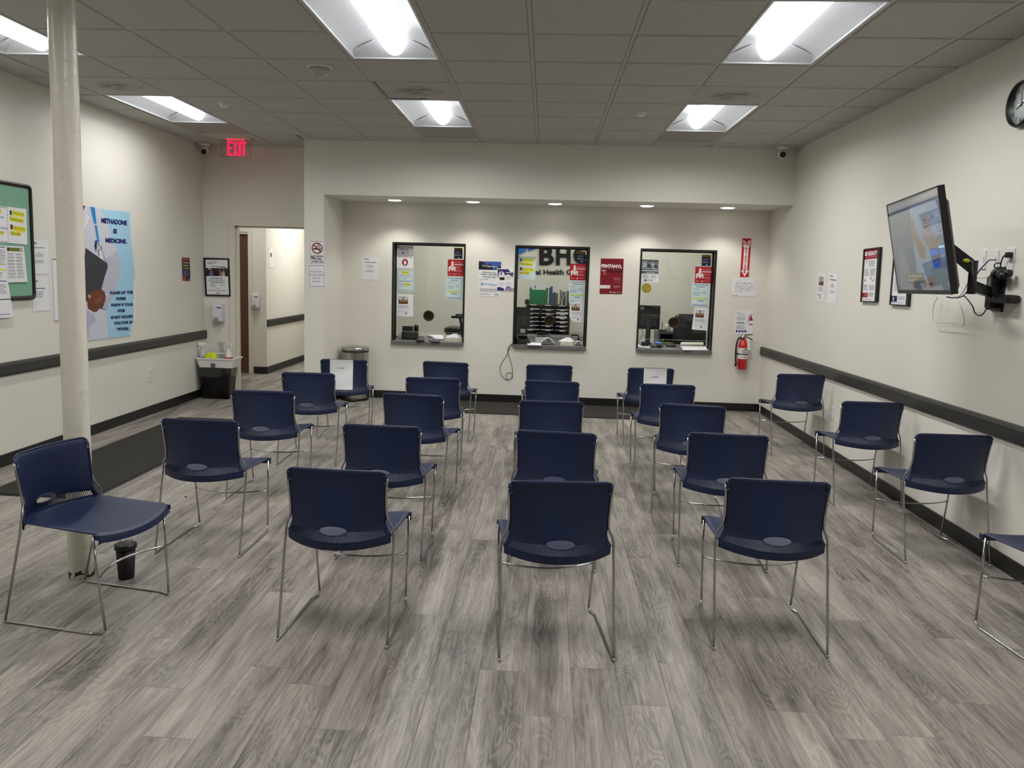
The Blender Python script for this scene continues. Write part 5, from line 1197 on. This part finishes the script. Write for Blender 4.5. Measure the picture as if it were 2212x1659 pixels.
a.line([(56, 82), (61, 74)], 2.6, WHT)
a.done('notice', 'white no identification notice with red stop sign, top of left window', 'paper')
a = gart(cW1, 0, LBL).full((222, 478), (442, 482), (440, 770), (222, 765)); a.border([(6, 4), (95, 4), (95, 95), (6, 95)], 1.5, (110, 130, 140))
a.rect(32, 9, 70, 23, (222, 218, 60)); a.text('Payment', 33, 12, 69, 7, (110, 110, 50)); a.text('is due weekly', 20, 26, 80, 7, (60, 100, 170), 0); a.text('by', 45, 38, 56, 8, (60, 100, 170)); a.text('Close of Business', 13, 51, 88, 6, (60, 100, 170)); a.rect(46, 62, 74, 76, (222, 218, 60)); a.text('every Friday', 18, 66, 74, 7, (60, 90, 130)); a.greek(76, 68, 84, 72, 1, GRY)
a.done('notice', 'pale blue payment notice below the stop sign sheet, left window', 'paper')
recov(gart(cW1).full((220, 800), (430, 806), (428, 1090), (218, 1084))).done('flyer', 'white flyer with a group photo, bottom of the left service window', 'flyer', 'recovery flyers on the windows')
days(gart(cW2, 0, LBL).full((535, 262), (718, 267), (713, 508), (525, 500))).done('notice', 'pale notice with yellow-highlighted lines in the middle service window', 'paper')
card(gart(cW2, base=ink((34, 42, 66))).full((1152, 208), (1246, 212), (1246, 332), (1150, 328))).done('notice_card', 'dark blue card with orange top on the middle service window', 'paper', 'blue and orange cards')
nalox(gart(cW2, 1, ink((168, 32, 38))).full((1080, 338), (1252, 342), (1247, 518), (1078, 514))).done('poster', 'red poster with white figure on the middle service window', 'poster', 'red window posters')
sched(gart(cW2, 0, LBL).full((1068, 520), (1248, 522), (1240, 750), (1066, 748))).done('notice', 'pale schedule sheet below the red poster, middle service window', 'paper', 'schedule sheets')
a = gart(cW2, 2); pts = ((1090, 740), (1225, 728), (1232, 730), (1226, 962), (1110, 950), (1075, 905), (1076, 800)); a.sheet(pts); a.frame((1078, 735), (1236, 742), (1228, 962), (1070, 952)); recov(a).done('flyer', 'white curled flyer with a group photo on the middle service window', 'flyer', 'recovery flyers on the windows')
a = gart(cW3).full((224, 296), (404, 300), (400, 538), (216, 534)); a.rect(0, 0, 100, 62, (96, 104, 112)); a.poly([(30, 2), (98, 2), (98, 40), (80, 44), (60, 30), (44, 34)], (128, 136, 144)); a.ell(66, 20, 12, 10, (164, 170, 176), 14); a.ell(84, 30, 10, 9, (70, 76, 84), 14); a.ell(46, 30, 10, 12, (60, 66, 72), 14)
a.text('SHOW', 5, 5, 36, 9, WHT, 0, .04); a.text('YOUR', 5, 15, 32, 9, WHT, 0, .04); a.text('LOVE', 5, 25, 28, 8, WHT, 0, .04); a.text('Vaccinate Today', 5, 35, 84, 6, WHT, 0, .02); a.rect(2, 46, 98, 50, (204, 208, 212)); a.rect(28, 56, 78, 60, (180, 184, 190)); a.greek(12, 68, 50, 84, 4, GRY, w_=.3); a.greek(56, 68, 92, 84, 4, GRY, w_=.3); a.ell(26, 91, 8, 4, (90, 96, 104), 12); a.greek(38, 88, 76, 95, 2, GRY)
a.done('poster', 'grey photo poster at the top left of the right service window', 'poster')
a = gart(cW3, 0, ink((178, 160, 66))); a.sheet([(276 + 51 * math.cos(k * math.pi / 14), 598 + 50 * math.sin(k * math.pi / 14)) for k in range(28)]); a.ring(276, 598, 44, 43, .08, (132, 118, 40)); a.line([(246, 622), (306, 572)], 4, (132, 118, 40)); a.line([(240, 602), (312, 600)], 2.5, (206, 192, 100))
a.done('award_seal', 'round gold seal sticker on the right service window', 'sticker')
card(gart(cW3, base=ink((34, 42, 66))).full((860, 246), (955, 248), (950, 366), (856, 364))).done('notice_card', 'dark blue card with orange top on the right service window', 'paper', 'blue and orange cards')
nalox(gart(cW3, 1, ink((168, 32, 38))).full((792, 370), (968, 374), (960, 548), (784, 544))).done('poster', 'red poster with white figure on the right service window', 'poster', 'red window posters')
sched(gart(cW3, 0, LBL).full((757, 544), (950, 550), (938, 794), (746, 786))).done('notice', 'pale schedule sheet below the red poster, right service window', 'paper', 'schedule sheets')
recov(gart(cW3, 2).full((782, 800), (938, 808), (918, 1046), (752, 1032))).done('flyer', 'white flyer with a group photo, bottom right of right service window', 'flyer', 'recovery flyers on the windows')
# looped wire below the middle window
pts = [P(cW2[0] + x / cW2[2], cW2[1] + y / cW2[2], Y=YB - .008) for x, y in ((474, 1182), (440, 1205), (425, 1250), (432, 1300), (455, 1370), (472, 1450), (470, 1530), (440, 1562), (408, 1545), (408, 1505), (435, 1487), (465, 1500), (470, 1540), (430, 1565), (385, 1550), (350, 1500), (342, 1430), (370, 1370), (415, 1300), (440, 1230), (476, 1186))]
q = P(1120, 742, Y=YB - .06); pts = [Vector((q.x + .02, YB + .02, SILLZ + .006)), Vector((q.x - .03, YB - .062, SILLZ + .006))] + pts
cable('thin_wire', 'thin black wire looping down the wall below the middle service window', pts, .0028, BLACKP, 5)

# ================================================================== office behind the glass
DK = SILLZ
# worktop continuing along the wall behind the counters, and a rear counter
o = MB().box((-2.3, 5.42, DK - .04), (XR - .05, 5.62, DK - .002), SILL).build('desk_worktop'); o.location = (0, 0, 0); tag(o, 'grey desk worktop running behind the service windows', 'desk')
o = MB().box((-.9, 6.50, 0), (1.1, 7.08, DK), mat('rear_counter', (150, 148, 142), .5)).build('rear_counter'); tag(o, 'low rear counter carrying the mail sorter in the office', 'counter')
# mail sorter
SY = 6.56; a0, a1 = P(1134.5, 700, Y=SY).x, P(1231, 700, Y=SY).x; zt = P(1180, 658, Y=SY).z; SB = DK
BRW = mat('sorter_brown', (92, 66, 36), .5, var=.1); SBL = mat('sorter_black', (16, 16, 17), .5)
t = thing('mail_sorter', 'brown-edged black paper sorter with three columns behind the middle window', 'sorter', (a0, SY, SB)); w_ = a1 - a0; h_ = zt - SB
MB().box((0, 0, h_ - .018), (w_, .32, h_), BRW).box((0, 0, 0), (.016, .32, h_ - .018), BRW).box((w_ - .016, 0, 0), (w_, .32, h_ - .018), BRW).box((.016, .31, 0), (w_ - .016, .32, h_ - .018), SBL).build('cabinet_shell', t)
mb = MB(); nrow = 7; pb_ = PAPER
cols = [0.016, w_ * .345, w_ * .675, w_ - .016]
for x in cols[1:3]: mb.box((x - .004, .004, 0), (x + .004, .31, h_ - .018), SBL)
rows = [h_ - .018 - (h_ - .018) * (k + .0) / 7.0 for k in range(1, 8)]
for z in rows[:-1]: mb.box((.016, .006, z - .003), (w_ - .016, .31, z + .003), SBL)
mb.build('shelf_grid', t)
lab = MB(); pap = MB(); random.seed(3)
for c_ in range(3):
    x0, x1 = cols[c_] + .006, cols[c_ + 1] - .006
    for r_, z in enumerate(rows[:-1]):
        if random.random() < .92: pap.box((x0, .012, z + .003), (x1 - random.random() * .03, .25, z + .003 + random.choice((.006, .01, .014, .03 if c_ == 2 and r_ in (1, 2) else .008))), PAPER)
        cx = x0 + (x1 - x0) * (.25 if c_ == 0 else .5); lab.box((cx - .034, -.002, z - .010), (cx + .034, .006, z + .003), mat('label_grey', (196, 198, 202), .5))
    cx = x0 + (x1 - x0) * .45; lab.box((cx - .045, -.002, h_ - .016), (cx + .045, 0, h_ - .004), PAPER)
lab.build('slot_labels', t); pap.build('paper_stack', t)
def pxbox(name, label, cat, x0, y0, x1, y1, Y, depth, m, zb=None, bev=.003, group=None, parts=None):
    a_, b_ = P(x0, y0, Y=Y), P(x1, y1, Y=Y); z0 = zb if zb is not None else b_.z; c = Vector(((a_.x + b_.x) / 2, Y, z0))
    o = MB().box((a_.x, Y, z0), (b_.x, Y + depth, a_.z), m, bev).build(name, None, c)
    return tag(o, label, cat, group) if label else o
ZS_ = zt
GR = mat('green_file_plastic', (36, 132, 84), .35, coat=.3)
# green file holder on the sorter
x0, x1 = P(1143.5, 640, Y=SY + .03).x, P(1183.5, 640, Y=SY + .03).x; z1 = P(1160, 626, Y=SY + .03).z
t = thing('file_holder', 'green plastic file holder standing on the mail sorter', 'file holder', (x0, SY + .03, ZS_)); w_, hh = x1 - x0, z1 - ZS_
MB().box((0, 0, 0), (w_, .004, hh), GR).box((0, .004, 0), (w_, .12, .004), GR).box((0, .004, .004), (.004, .12, hh), GR).box((w_ - .004, .004, .004), (w_, .12, hh), GR).box((0, .12, 0), (w_, .124, hh + .03), GR).build('shell', t)
MB().tube(smooth_path([(w_ * .16, -.002, 0), (w_ * .16, -.002, hh * .42), (w_ * .38, -.002, hh * .42), (w_ * .38, -.002, hh * .14), (w_ * .60, -.002, hh * .14), (w_ * .60, -.002, hh * .46), (w_ * .84, -.002, hh * .46), (w_ * .84, -.002, 0)], 4, .02), .0025, mat('green_dark', (20, 70, 46), .4), 6).build('front_cutout', t)
o = MB().box((.03, .05, .004), (w_ - .03, .09, hh + .09), PAPER).box((w_ * .28, .048, hh + .02), (w_ * .33, .05, hh + .06), ink(BLUE)).build('papers', t)
q = P(1138.5, 652, Y=SY + .02); t = thing('tape_dispenser', 'small black tape dispenser at the left end of the mail sorter top', 'tape dispenser', (q.x, SY + .06, ZS_))
MB().box((-.035, -.03, 0), (.035, .03, .03), BLACKP, .008).build('base', t); MB().lathe([(0, -.02), (.032, -.02), (.032, .02), (0, .02)], (0, 0, .04), BLACKP, 22, 'Y').build('reel', t)
# binders and magazines
bks = [(1186.5, 1188, 622, (96, 84, 60)), (1189.3, 1192.8, 618.5, (46, 104, 168)), (1193.5, 1196.3, 633, (150, 148, 146)), (1197, 1199.6, 632, (60, 62, 66)), (1200, 1202.2, 632, (176, 174, 170)), (1202.8, 1204.6, 634, (90, 90, 92)), (1210, 1212.6, 627, (120, 122, 126)), (1213.5, 1216, 630, (160, 160, 160)), (1217, 1221, 631, (86, 88, 88)), (1221.5, 1225, 630, (168, 166, 164)), (1225.5, 1229.5, 629, (70, 72, 76))]
bl = ['thin brown folder', 'tall blue binder', 'light grey magazine', 'dark grey magazine', 'pale magazine', 'narrow charcoal magazine', 'tall grey magazine', 'silver-grey magazine', 'thick charcoal magazine', 'thick pale magazine', 'darkest thick magazine']
for k, (xa, xb, yt, c_) in enumerate(bks):
    o = pxbox('binder' if k < 2 else 'magazine', '%s upright on the mail sorter, %s counting from the green file holder' % (bl[k], ('first', 'second', 'third', 'fourth', 'fifth', 'sixth', 'seventh', 'eighth', 'ninth', 'tenth', 'eleventh')[k]), 'book', xa, yt, xb, 655, SY + .04 + .01 * (k % 3), .2, ink(c_), ZS_, .001, 'binders and magazines on the mail sorter')
for k, (xa, xb, xc) in enumerate(((1204.5, 1214.5, 1206), (1209, 1220, 1208))):
    p0, p1 = P(xb if k == 0 else xa + 3, 656, Y=SY + .002), P(xc if k == 0 else xb, 634, Y=SY + .002); p0.z = ZS_
    o = MB().prism([p0, p0 + Vector((.008, 0, 0)), p1 + Vector((.008, 0, 0)), p1], (0, .034, 0), ink((214, 214, 216))).build('magazine', None, p0); tag(o, ('leaning left', 'leaning right')[k] + ' pale magazine among the upright ones on the mail sorter', 'book', 'binders and magazines on the mail sorter')
# wall lettering on the office back wall
YO = 7.1
def letters(txt, x0, x1, y0, y1, col, th=.02, bold=.03, name='wall_letters', dy=0.):
    vs, fs, _ = glyphs(txt, bold); mb = MB(); pts = [P(x0 + (x1 - x0) * u, y0 + dy * u + (y1 - y0) * (1 - v), Y=YO - th) for u, v in vs]
    mb.add(pts, fs, ink(col)); mb.add([p + Vector((0, th - .004, 0)) for p in pts], fs, ink(col))
    from collections import Counter
    cnt = Counter(); 
    for f in fs:
        for i in range(len(f)): cnt[tuple(sorted((f[i], f[(i + 1) % len(f)])))] += 1
    n = len(pts); eds = [k for k, v in cnt.items() if v == 1]; mb.add([v for p in pts for v in (p, p + Vector((0, th - .004, 0)))], [(2 * a_, 2 * b_, 2 * b_ + 1, 2 * a_ + 1) for a_, b_ in eds], ink(col))
    return mb
t = thing('wall_sign', 'large black BHG wall lettering with blue mark behind the middle window', 'sign', (0, YO, 1.9))
for ch, xa, xb in (('B', 1164.7, 1196.3), ('H', 1201, 1232.6), ('G', 1238.5, 1276)):
    local(letters(ch, xa, xb, 531, 572.5, (24, 24, 26), bold=.035, dy=.6), t).build('letter', t, fix=False)
local(letters('Behavioral Health Group', 1098, 1268, 582, 596.5, (24, 24, 26), .012, .02), t).build('subtitle', t, fix=False)
mb = MB()
for poly in ([(1110, 526), (1135, 527), (1134.5, 543), (1118, 551.5), (1100, 540)], [(1139, 527), (1158, 528), (1156, 538), (1139.5, 542)]): mb.prism([P(x, y, Y=YO - .02) for x, y in poly], (0, .016, 0), ink((34, 112, 196)))
local(mb, t).build('blue_mark', t)
# monitors
def monitor(label, xa, xb, ya, yb, Y, mark=None, tilt=0.):
    A, B = P(xa, ya, Y=Y), P(xb, yb, Y=Y); cx = (A.x + B.x) / 2; t = thing('computer_monitor', label, 'monitor', (cx, Y, DK)); w_ = (B.x - A.x) / 2; z0, z1 = B.z - DK, A.z - DK
    MB().box((-w_, 0, z0), (w_, .022, z1), BLACKP, .004).box((-w_ * .7, -.03, z0 + (z1 - z0) * .12), (w_ * .7, 0, z0 + (z1 - z0) * .62), DGREY, .01).build('housing', t)
    MB().box((-w_ + .01, .0221, z0 + .012), (w_ - .01, .0235, z1 - .01), mat('screen_off', (20, 24, 32), .1)).build('screen', t)
    MB().box((-.03, -.045, .012), (.03, -.028, z0 + .12), DGREY).build('stand_neck', t); MB().box((-.10, -.06, 0), (.10, .09, .012), DGREY, .004).build('stand_base', t)
    if mark:
        mb = MB(); c = P(*mark, Y=Y - .001); c = Vector((c.x - cx, -.002, c.z - DK)); pts = [c + Vector((.018 * math.cos(k * math.pi / 12), 0, .018 * math.sin(k * math.pi / 12))) for k in range(24)]; mb.tube(pts, .003, mat('silver_mark', (204, 206, 210), .3, .6), 6, True).box((c.x - .013, c.y - .001, c.z - .003), (c.x + .013, c.y + .002, c.z + .003), mat('silver_mark', (204, 206, 210), .3, .6))
        mb.build('maker_mark', t)
monitor('black computer monitor seen from behind in the middle service window', 1096, 1144.5, 662.5, 711, 5.22)
monitor('black computer monitor seen from behind in the right service window', 1377, 1424.5, 659, 712, 5.22, (1387.5, 666))
# office chairs
def office_chair(label, x, y, rz, top, w_=.24, up=0.):
    t = thing('office_chair', label, 'office chair', (x, y, 0), rz)
    mb = MB(); rings = []
    for z, f, d in ((.50 + up, .85, .04), (.60 + up, 1., .055), (.80 + up * .7, 1.02, .06), (top - .12, 1., .055), (top - .03, .92, .045), (top, .7, .025)):
        rings.append([v + Vector((0, -.24 - (z - .5 - up) * .12, 0)) for v in rrect(w_ * f, d, z, min(.04, d * .9))])
    loft(mb, rings, BLACKV, True, True, True); mb.build('backrest', t)
    loft(MB(), [rrect(w_ * .95, .23, .42 + up, .06), rrect(w_ * 1.02, .25, .45 + up, .08), rrect(w_ * 1.0, .245, .50 + up, .08), rrect(w_ * .8, .2, .515 + up, .06)], BLACKV, True, True, True).build('seat', t)
    for s_ in (-1, 1):
        MB().box((s_ * (w_ + .03) - .035, -.16, .645 + up), (s_ * (w_ + .03) + .035, .14, .678 + up), BLACKP, .014).tube([(s_ * (w_ + .03), .02, .66 + up), (s_ * (w_ + .035), .0, .55 + up), (s_ * (w_ - .04), 0, .44 + up)], .018, BLACKP, 8).build('armrest', t)
    MB().lathe([(.028, .08), (.028, .42 + up)], (0, 0, 0), BLACKP, 14).build('gas_lift', t)
    mb = MB()
    for k in range(5):
        a_ = 2 * math.pi * k / 5; mb.tube([(0, 0, .10), (.28 * math.cos(a_), .28 * math.sin(a_), .06)], .018, BLACKP, 8); mb.lathe([(0, -.015), (.026, -.015), (.026, .015), (0, .015)], (.28 * math.cos(a_), .28 * math.sin(a_), .028), BLACKP, 12, 'X')
    mb.build('wheeled_base', t)
q = P(1004, 690, Y=5.95); office_chair('black tall office chair side-on at the right of the left service window', -.985, 6.02, math.radians(90), 1.30, .22, .32)
q = P(1497, 690, Y=5.85); office_chair('black high-backed office chair in the right service window', q.x + .01, 5.72, math.radians(180 + 4), P(1490, 679, Y=5.95).z, .22)
# counter-top clutter
def onsill(px, py): return P(px, py, Z=DK + .002)
def stack(name, label, cat, pts, h, m, n=1, group=None):
    q = [onsill(*p) for p in pts]; c = sum(q, Vector()) / len(q); mb = MB()
    for k in range(n):
        r_ = Matrix.Rotation(random.uniform(-.06, .06), 3, 'Z'); mb.prism([c + r_ @ (v - c) + Vector((0, 0, h / n * k)) for v in q], (0, 0, h / n * .9), m)
    o = mb.build(name, None, c); return tag(o, label, cat, group)
# left window
q = onsill(878, 736); t = thing('card_terminal', 'black card payment terminal on the left window counter', 'terminal', (q.x, 5.02, DK))
MB().box((-.10, -.05, 0), (.10, .09, .10), BLACKP, .01).box((-.075, -.056, .025), (.085, -.05, .09), DGREY, .002).build('body', t); MB().box((-.10, .0, .10), (.035, .05, .165), BLACKP, .006).build('display', t); MB().lathe([(0, 0), (.03, .004), (.03, .07), (.02, .085), (0, .09)], (.075, .03, .10), BLACKP, 18).build('scanner_head', t)
q = onsill(857, 735); t = thing('small_bottle', 'small clear pump bottle beside the card terminal, left window', 'bottle', (q.x, 4.99, DK)); MB().lathe([(0, 0), (.018, .002), (.019, .07), (.008, .085), (.008, .10)], (0, 0, 0), mat('cloudy_plastic', (186, 184, 172), .3), 16).build('body', t); MB().tube([(0, 0, .10), (0, 0, .135), (.015, 0, .14)], .004, WHITEP, 6).build('pump', t)
stack('binder', 'flat black binder on the left window counter beside the terminal', 'binder', [(897, 738), (915, 738), (917, 729), (899, 728)], .02, BLACKP)
stack('calculator', 'slim grey tablet at the front of the left window counter', 'device', [(888, 737.5), (913, 738), (912, 736), (889, 735.5)], .012, DGREY) if False else None
stack('clipboard', 'flat grey clipboard with dark edge on the left window counter', 'clipboard', [(930, 739), (950, 739.5), (946, 735), (926, 735)], .01, DGREY)
stack('paper_stack', 'fanned white papers on the left window counter', 'paper', [(940, 733.5), (956, 735), (958, 727), (925, 726.5)], .022, PAPER, 4)
def tissue(label, px0, px1, py, Y, nm='tissue_box'):
    a_, b_ = P(px0, py, Y=Y), P(px1, py, Y=Y); t = thing(nm, label, 'tissue box', ((a_.x + b_.x) / 2, Y + .05, DK)); w_ = (b_.x - a_.x) / 2
    mb = MB().box((-w_, -.055, 0), (w_, .055, .05), mat('tissue_pattern', (196, 194, 176), .7, var=.35, scale=26), .003); mb.build('carton', t)
    def f(u, v):
        a = u * 2 * math.pi; r = (.06 + .02 * math.sin(5 * a)) * (1 - v * .75); return Vector((r * 1.4 * math.cos(a) + .02 * v, r * .7 * math.sin(a), .045 + .05 * v + .006 * math.sin(3 * a)))
    MB().grid(f, 30, 6, PAPER).build('tissue', t)
tissue('patterned tissue box at the right end of the left window counter', 960, 998, 738, 4.86)
# middle window
def fan(label, cx, cy, w_, h_, n=5, group=None):
    mb = MB(); c = onsill(cx, cy)
    for k in range(n):
        def f(u, v, k=k): return Vector((c.x - w_ / 2 + w_ * u * (.8 + .05 * k), c.y - .06 + .13 * v + .004 * k, DK + .004 + .005 * k + h_ * (k + 1) / n * math.sin(math.pi * u) ** 1.2))
        mb.grid(f, 14, 2, PAPER)
    o = mb.build('paper_stack', None, c); return tag(o, label, 'paper', group)
fan('curled white papers arching on the middle window counter', 1183, 744, .17, .062, 5)
stack('paper_stack', 'flat white papers at the centre of the middle window counter', 'paper', [(1140, 746), (1168, 747), (1170, 741), (1136, 741)], .010, PAPER, 3)
tissue('crumpled tissue pack on the right of the middle window counter', 1211, 1238, 746, 4.84, 'tissue_pack')
fan('small white papers at the right end of the middle window counter', 1250, 745, .10, .035, 3)
def phone(label, x, y, rz=0.):
    t = thing('desk_phone', label, 'telephone', (x, y, DK), rz)
    MB().add([(-.09, -.08, 0), (.09, -.08, 0), (.09, .09, 0), (-.09, .09, 0), (-.09, -.08, .03), (.09, -.08, .03), (.09, .09, .09), (-.09, .09, .09)], [(0, 3, 2, 1), (4, 5, 6, 7), (0, 1, 5, 4), (1, 2, 6, 5), (2, 3, 7, 6), (3, 0, 4, 7)], BLACKP).build('base', t)
    MB().tube([(-.07, -.07, .055), (-.07, 0, .075), (-.07, .08, .11)], .017, BLACKP, 10).build('handset', t); MB().box((-.03, .03, .085), (.08, .08, .13), BLACKP, .004).build('display', t)
q = P(1172, 728, Y=5.30); phone('black desk phone behind the papers in the middle window', q.x, 5.28, 3.3)
q = P(1130, 737, Y=5.02); phone('black desk phone at the left end of the middle window', q.x - .015, 4.90, .3)
q = P(1168, 734, Y=5.08); t = thing('calculator', 'tilted grey calculator behind the curled papers', 'calculator', (q.x, 5.06, DK)); MB().add([(-.07, -.06, 0), (.07, -.06, 0), (.07, .06, 0), (-.07, .06, 0), (-.07, -.06, .02), (.07, -.06, .02), (.07, .06, .075), (-.07, .06, .075)], [(0, 3, 2, 1), (4, 5, 6, 7), (0, 1, 5, 4), (1, 2, 6, 5), (2, 3, 7, 6), (3, 0, 4, 7)], mat('calculator_grey', (150, 156, 158), .5)).build('body', t)
q = P(1132, 728, Y=5.22); o = MB().box((q.x - .05, 5.03, DK), (q.x + .05, 5.13, DK + .06), mat('stapler_grey', (160, 160, 158), .4), .01).build('card_holder', None, (q.x, 5.2, DK)); tag(o, 'small grey desk organizer under the monitor in the middle window', 'organizer')
q = P(1241.5, 730, Y=5.32); t = thing('hole_punch', 'black arch-shaped desk stand at the right of the middle window', 'desk stand', (q.x, 5.3, DK)); MB().tube(smooth_path([(-.05, 0, 0), (-.05, 0, .10), (.05, 0, .10), (.05, 0, 0)], 6, .03), .011, BLACKP, 8).build('arch', t); MB().box((-.06, -.03, 0), (.06, .03, .006), BLACKP).build('foot', t)
# right window
stack('paper_stack', 'white sheets fanned at the right of the right window counter', 'paper', [(1478, 757), (1530, 757), (1524, 749.5), (1470, 749)], .008, PAPER, 3)
stack('booklet', 'thick white booklet with yellow edge at the right window', 'booklet', [(1470, 746.5), (1520, 747), (1518, 742.5), (1472, 742)], .022, ink((224, 222, 206)))
stack('paper_stack', 'small white sheets at the left of the right window counter', 'paper', [(1376, 750), (1404, 752), (1404, 747), (1380, 744)], .008, PAPER, 2)
stack('keyboard', 'low black keyboard on the right window counter', 'keyboard', [(1437, 749), (1458, 749.5), (1459, 744), (1437, 742)], .018, BLACKP)
stack('notepad', 'slim black notepad lying in front on the right window counter', 'notepad', [(1404, 750.5), (1430, 751), (1433, 746), (1408, 745)], .012, mat('navy_notepad', (28, 30, 48), .5))
q = onsill(1410, 742); t = thing('desk_ornament', 'small glossy black dome on the right window counter', 'paperweight', (q.x, 4.99, DK)); MB().lathe([(0, 0), (.024, .002), (.028, .015), (.024, .034), (.012, .046), (0, .049)], (0, 0, 0), mat('gloss_black', (16, 14, 14), .08), 20).build('dome', t)
stack('blue_wrap', 'crumpled bright blue packet on the right window counter', 'packet', [(1414, 744), (1430, 744.5), (1429, 740), (1416, 740)], .018, mat('blue_packet', (64, 104, 186), .5))
q = P(1390, 733, Y=5.22); o = MB().box((q.x - .04, 5.03, DK), (q.x + .045, 5.12, DK + .062), BLACKP, .012).box((q.x + .045, 5.06, DK + .03), (q.x + .09, 5.09, DK + .05), BLACKP, .006).build('barcode_scanner', None, (q.x, 5.2, DK)); tag(o, 'black desk scanner below the monitor in the right window', 'device')
# grey metal shelf unit with printer behind
PYs = 6.25; x0, x1 = P(1421, 730, Y=PYs).x, P(1466, 730, Y=PYs).x; z1 = P(1440, 717, Y=PYs).z
t = thing('printer_cart', 'dark grey office machine cart behind the right window', 'cart', (x0, PYs, 0)); w_ = x1 - x0; CG = mat('cart_grey', (92, 94, 96), .45)
MB().box((0, 0, z1 - .03), (w_, .4, z1), CG).box((0, 0, 0), (.03, .4, z1 - .03), CG).box((w_ - .03, 0, 0), (w_, .4, z1 - .03), CG).box((0, .38, 0), (w_, .4, z1 - .03), BLACKP).build('frame', t)
MB().box((.03, .02, z1 - .17), (w_ - .03, .38, z1 - .155), CG).build('shelf', t); MB().box((.05, .0, z1 - .29), (w_ - .06, .3, z1 - .18), mat('drawer_grey', (140, 142, 150), .4), .004).build('drawer', t)
o = MB().box((x0 + .07, PYs + .01, z1 - .155), (x0 + .26, PYs + .2, z1 - .145), mat('lime_tray', (176, 190, 40), .4)).box((x0 + .07, PYs + .01, z1 - .145), (x0 + .08, PYs + .2, z1 - .10), mat('lime_tray', (176, 190, 40), .4)).box((x0 + .25, PYs + .01, z1 - .145), (x0 + .26, PYs + .2, z1 - .10), mat('lime_tray', (176, 190, 40), .4)).build('paper_tray', None, (x0 + .1, PYs, z1 - .155)); tag(o, 'lime green tray inside the office machine cart', 'tray')
q = P(1441.5, 708, Y=PYs + .15); o = MB().lathe([(0, 0), (.038, 0), (.04, .09), (.036, .10)], (0, 0, 0), WHITEP, 20).build('paper_cup'); o.location = (q.x, PYs + .12, z1 + .001); tag(o, 'white cup standing on the office machine cart', 'cup')
q = P(1429.5, 708, Y=PYs + .15); t = thing('router', 'thin black router with upright antenna on the office machine cart', 'router', (q.x, PYs + .12, z1)); MB().box((-.05, -.04, 0), (.05, .04, .02), BLACKP, .004).build('body', t); MB().tube([(0, 0, .018), (0, 0, .13)], .005, BLACKP, 8).build('antenna', t)
cable('monitor_cable', 'thin black cable hanging below the right window monitor', [P(1385, 712, Y=5.16), P(1390, 720, Y=5.16), P(1383, 731, Y=5.16), P(1379, 741, Y=5.1)], .0035, BLACKP)
cable('monitor_cable', 'second thin black cable hanging below the right window monitor', [P(1399, 713, Y=5.17), P(1395, 722, Y=5.17), P(1391, 730, Y=5.17)], .0028, BLACKP)
o = Art((0, 7.1, 0), NF, cW3).full((205, 610), (240, 612), (232, 760), (205, 758)).done('notice', 'narrow white sheet on the office wall at left of the right window', 'paper')

# ------------------------------------------------------------------ pieces of parts
for ch, pa in (('socket', 'cover_plate'), ('brand_mark', 'cover'), ('push_lever', 'cover'), ('bezel', 'housing'), ('screen_glass', 'screen'), ('slot_labels', 'cabinet_shell'), ('label_wrap', 'bottle'), ('label_wrap', 'cylinder'), ('label_print', 'cylinder'),
               ('strobe_lens', 'base'), ('collar', 'body'), ('notice_print', 'frame'), ('print', 'frame'), ('glass_edge', 'glass_pane'), ('light_strip', 'ceiling_base'), ('exit_letters', 'acrylic_panel'), ('gauge', 'valve'), ('louvres', 'outer_ring'), ('front_cutout', 'shell')):
    for o in [o for o in bpy.data.objects if o.name.split('.')[0] == ch and o.parent is not None]:
        for sib in o.parent.children:
            if sib.name.split('.')[0] == pa and sib.location.length < 1e-6: o.parent = sib; break
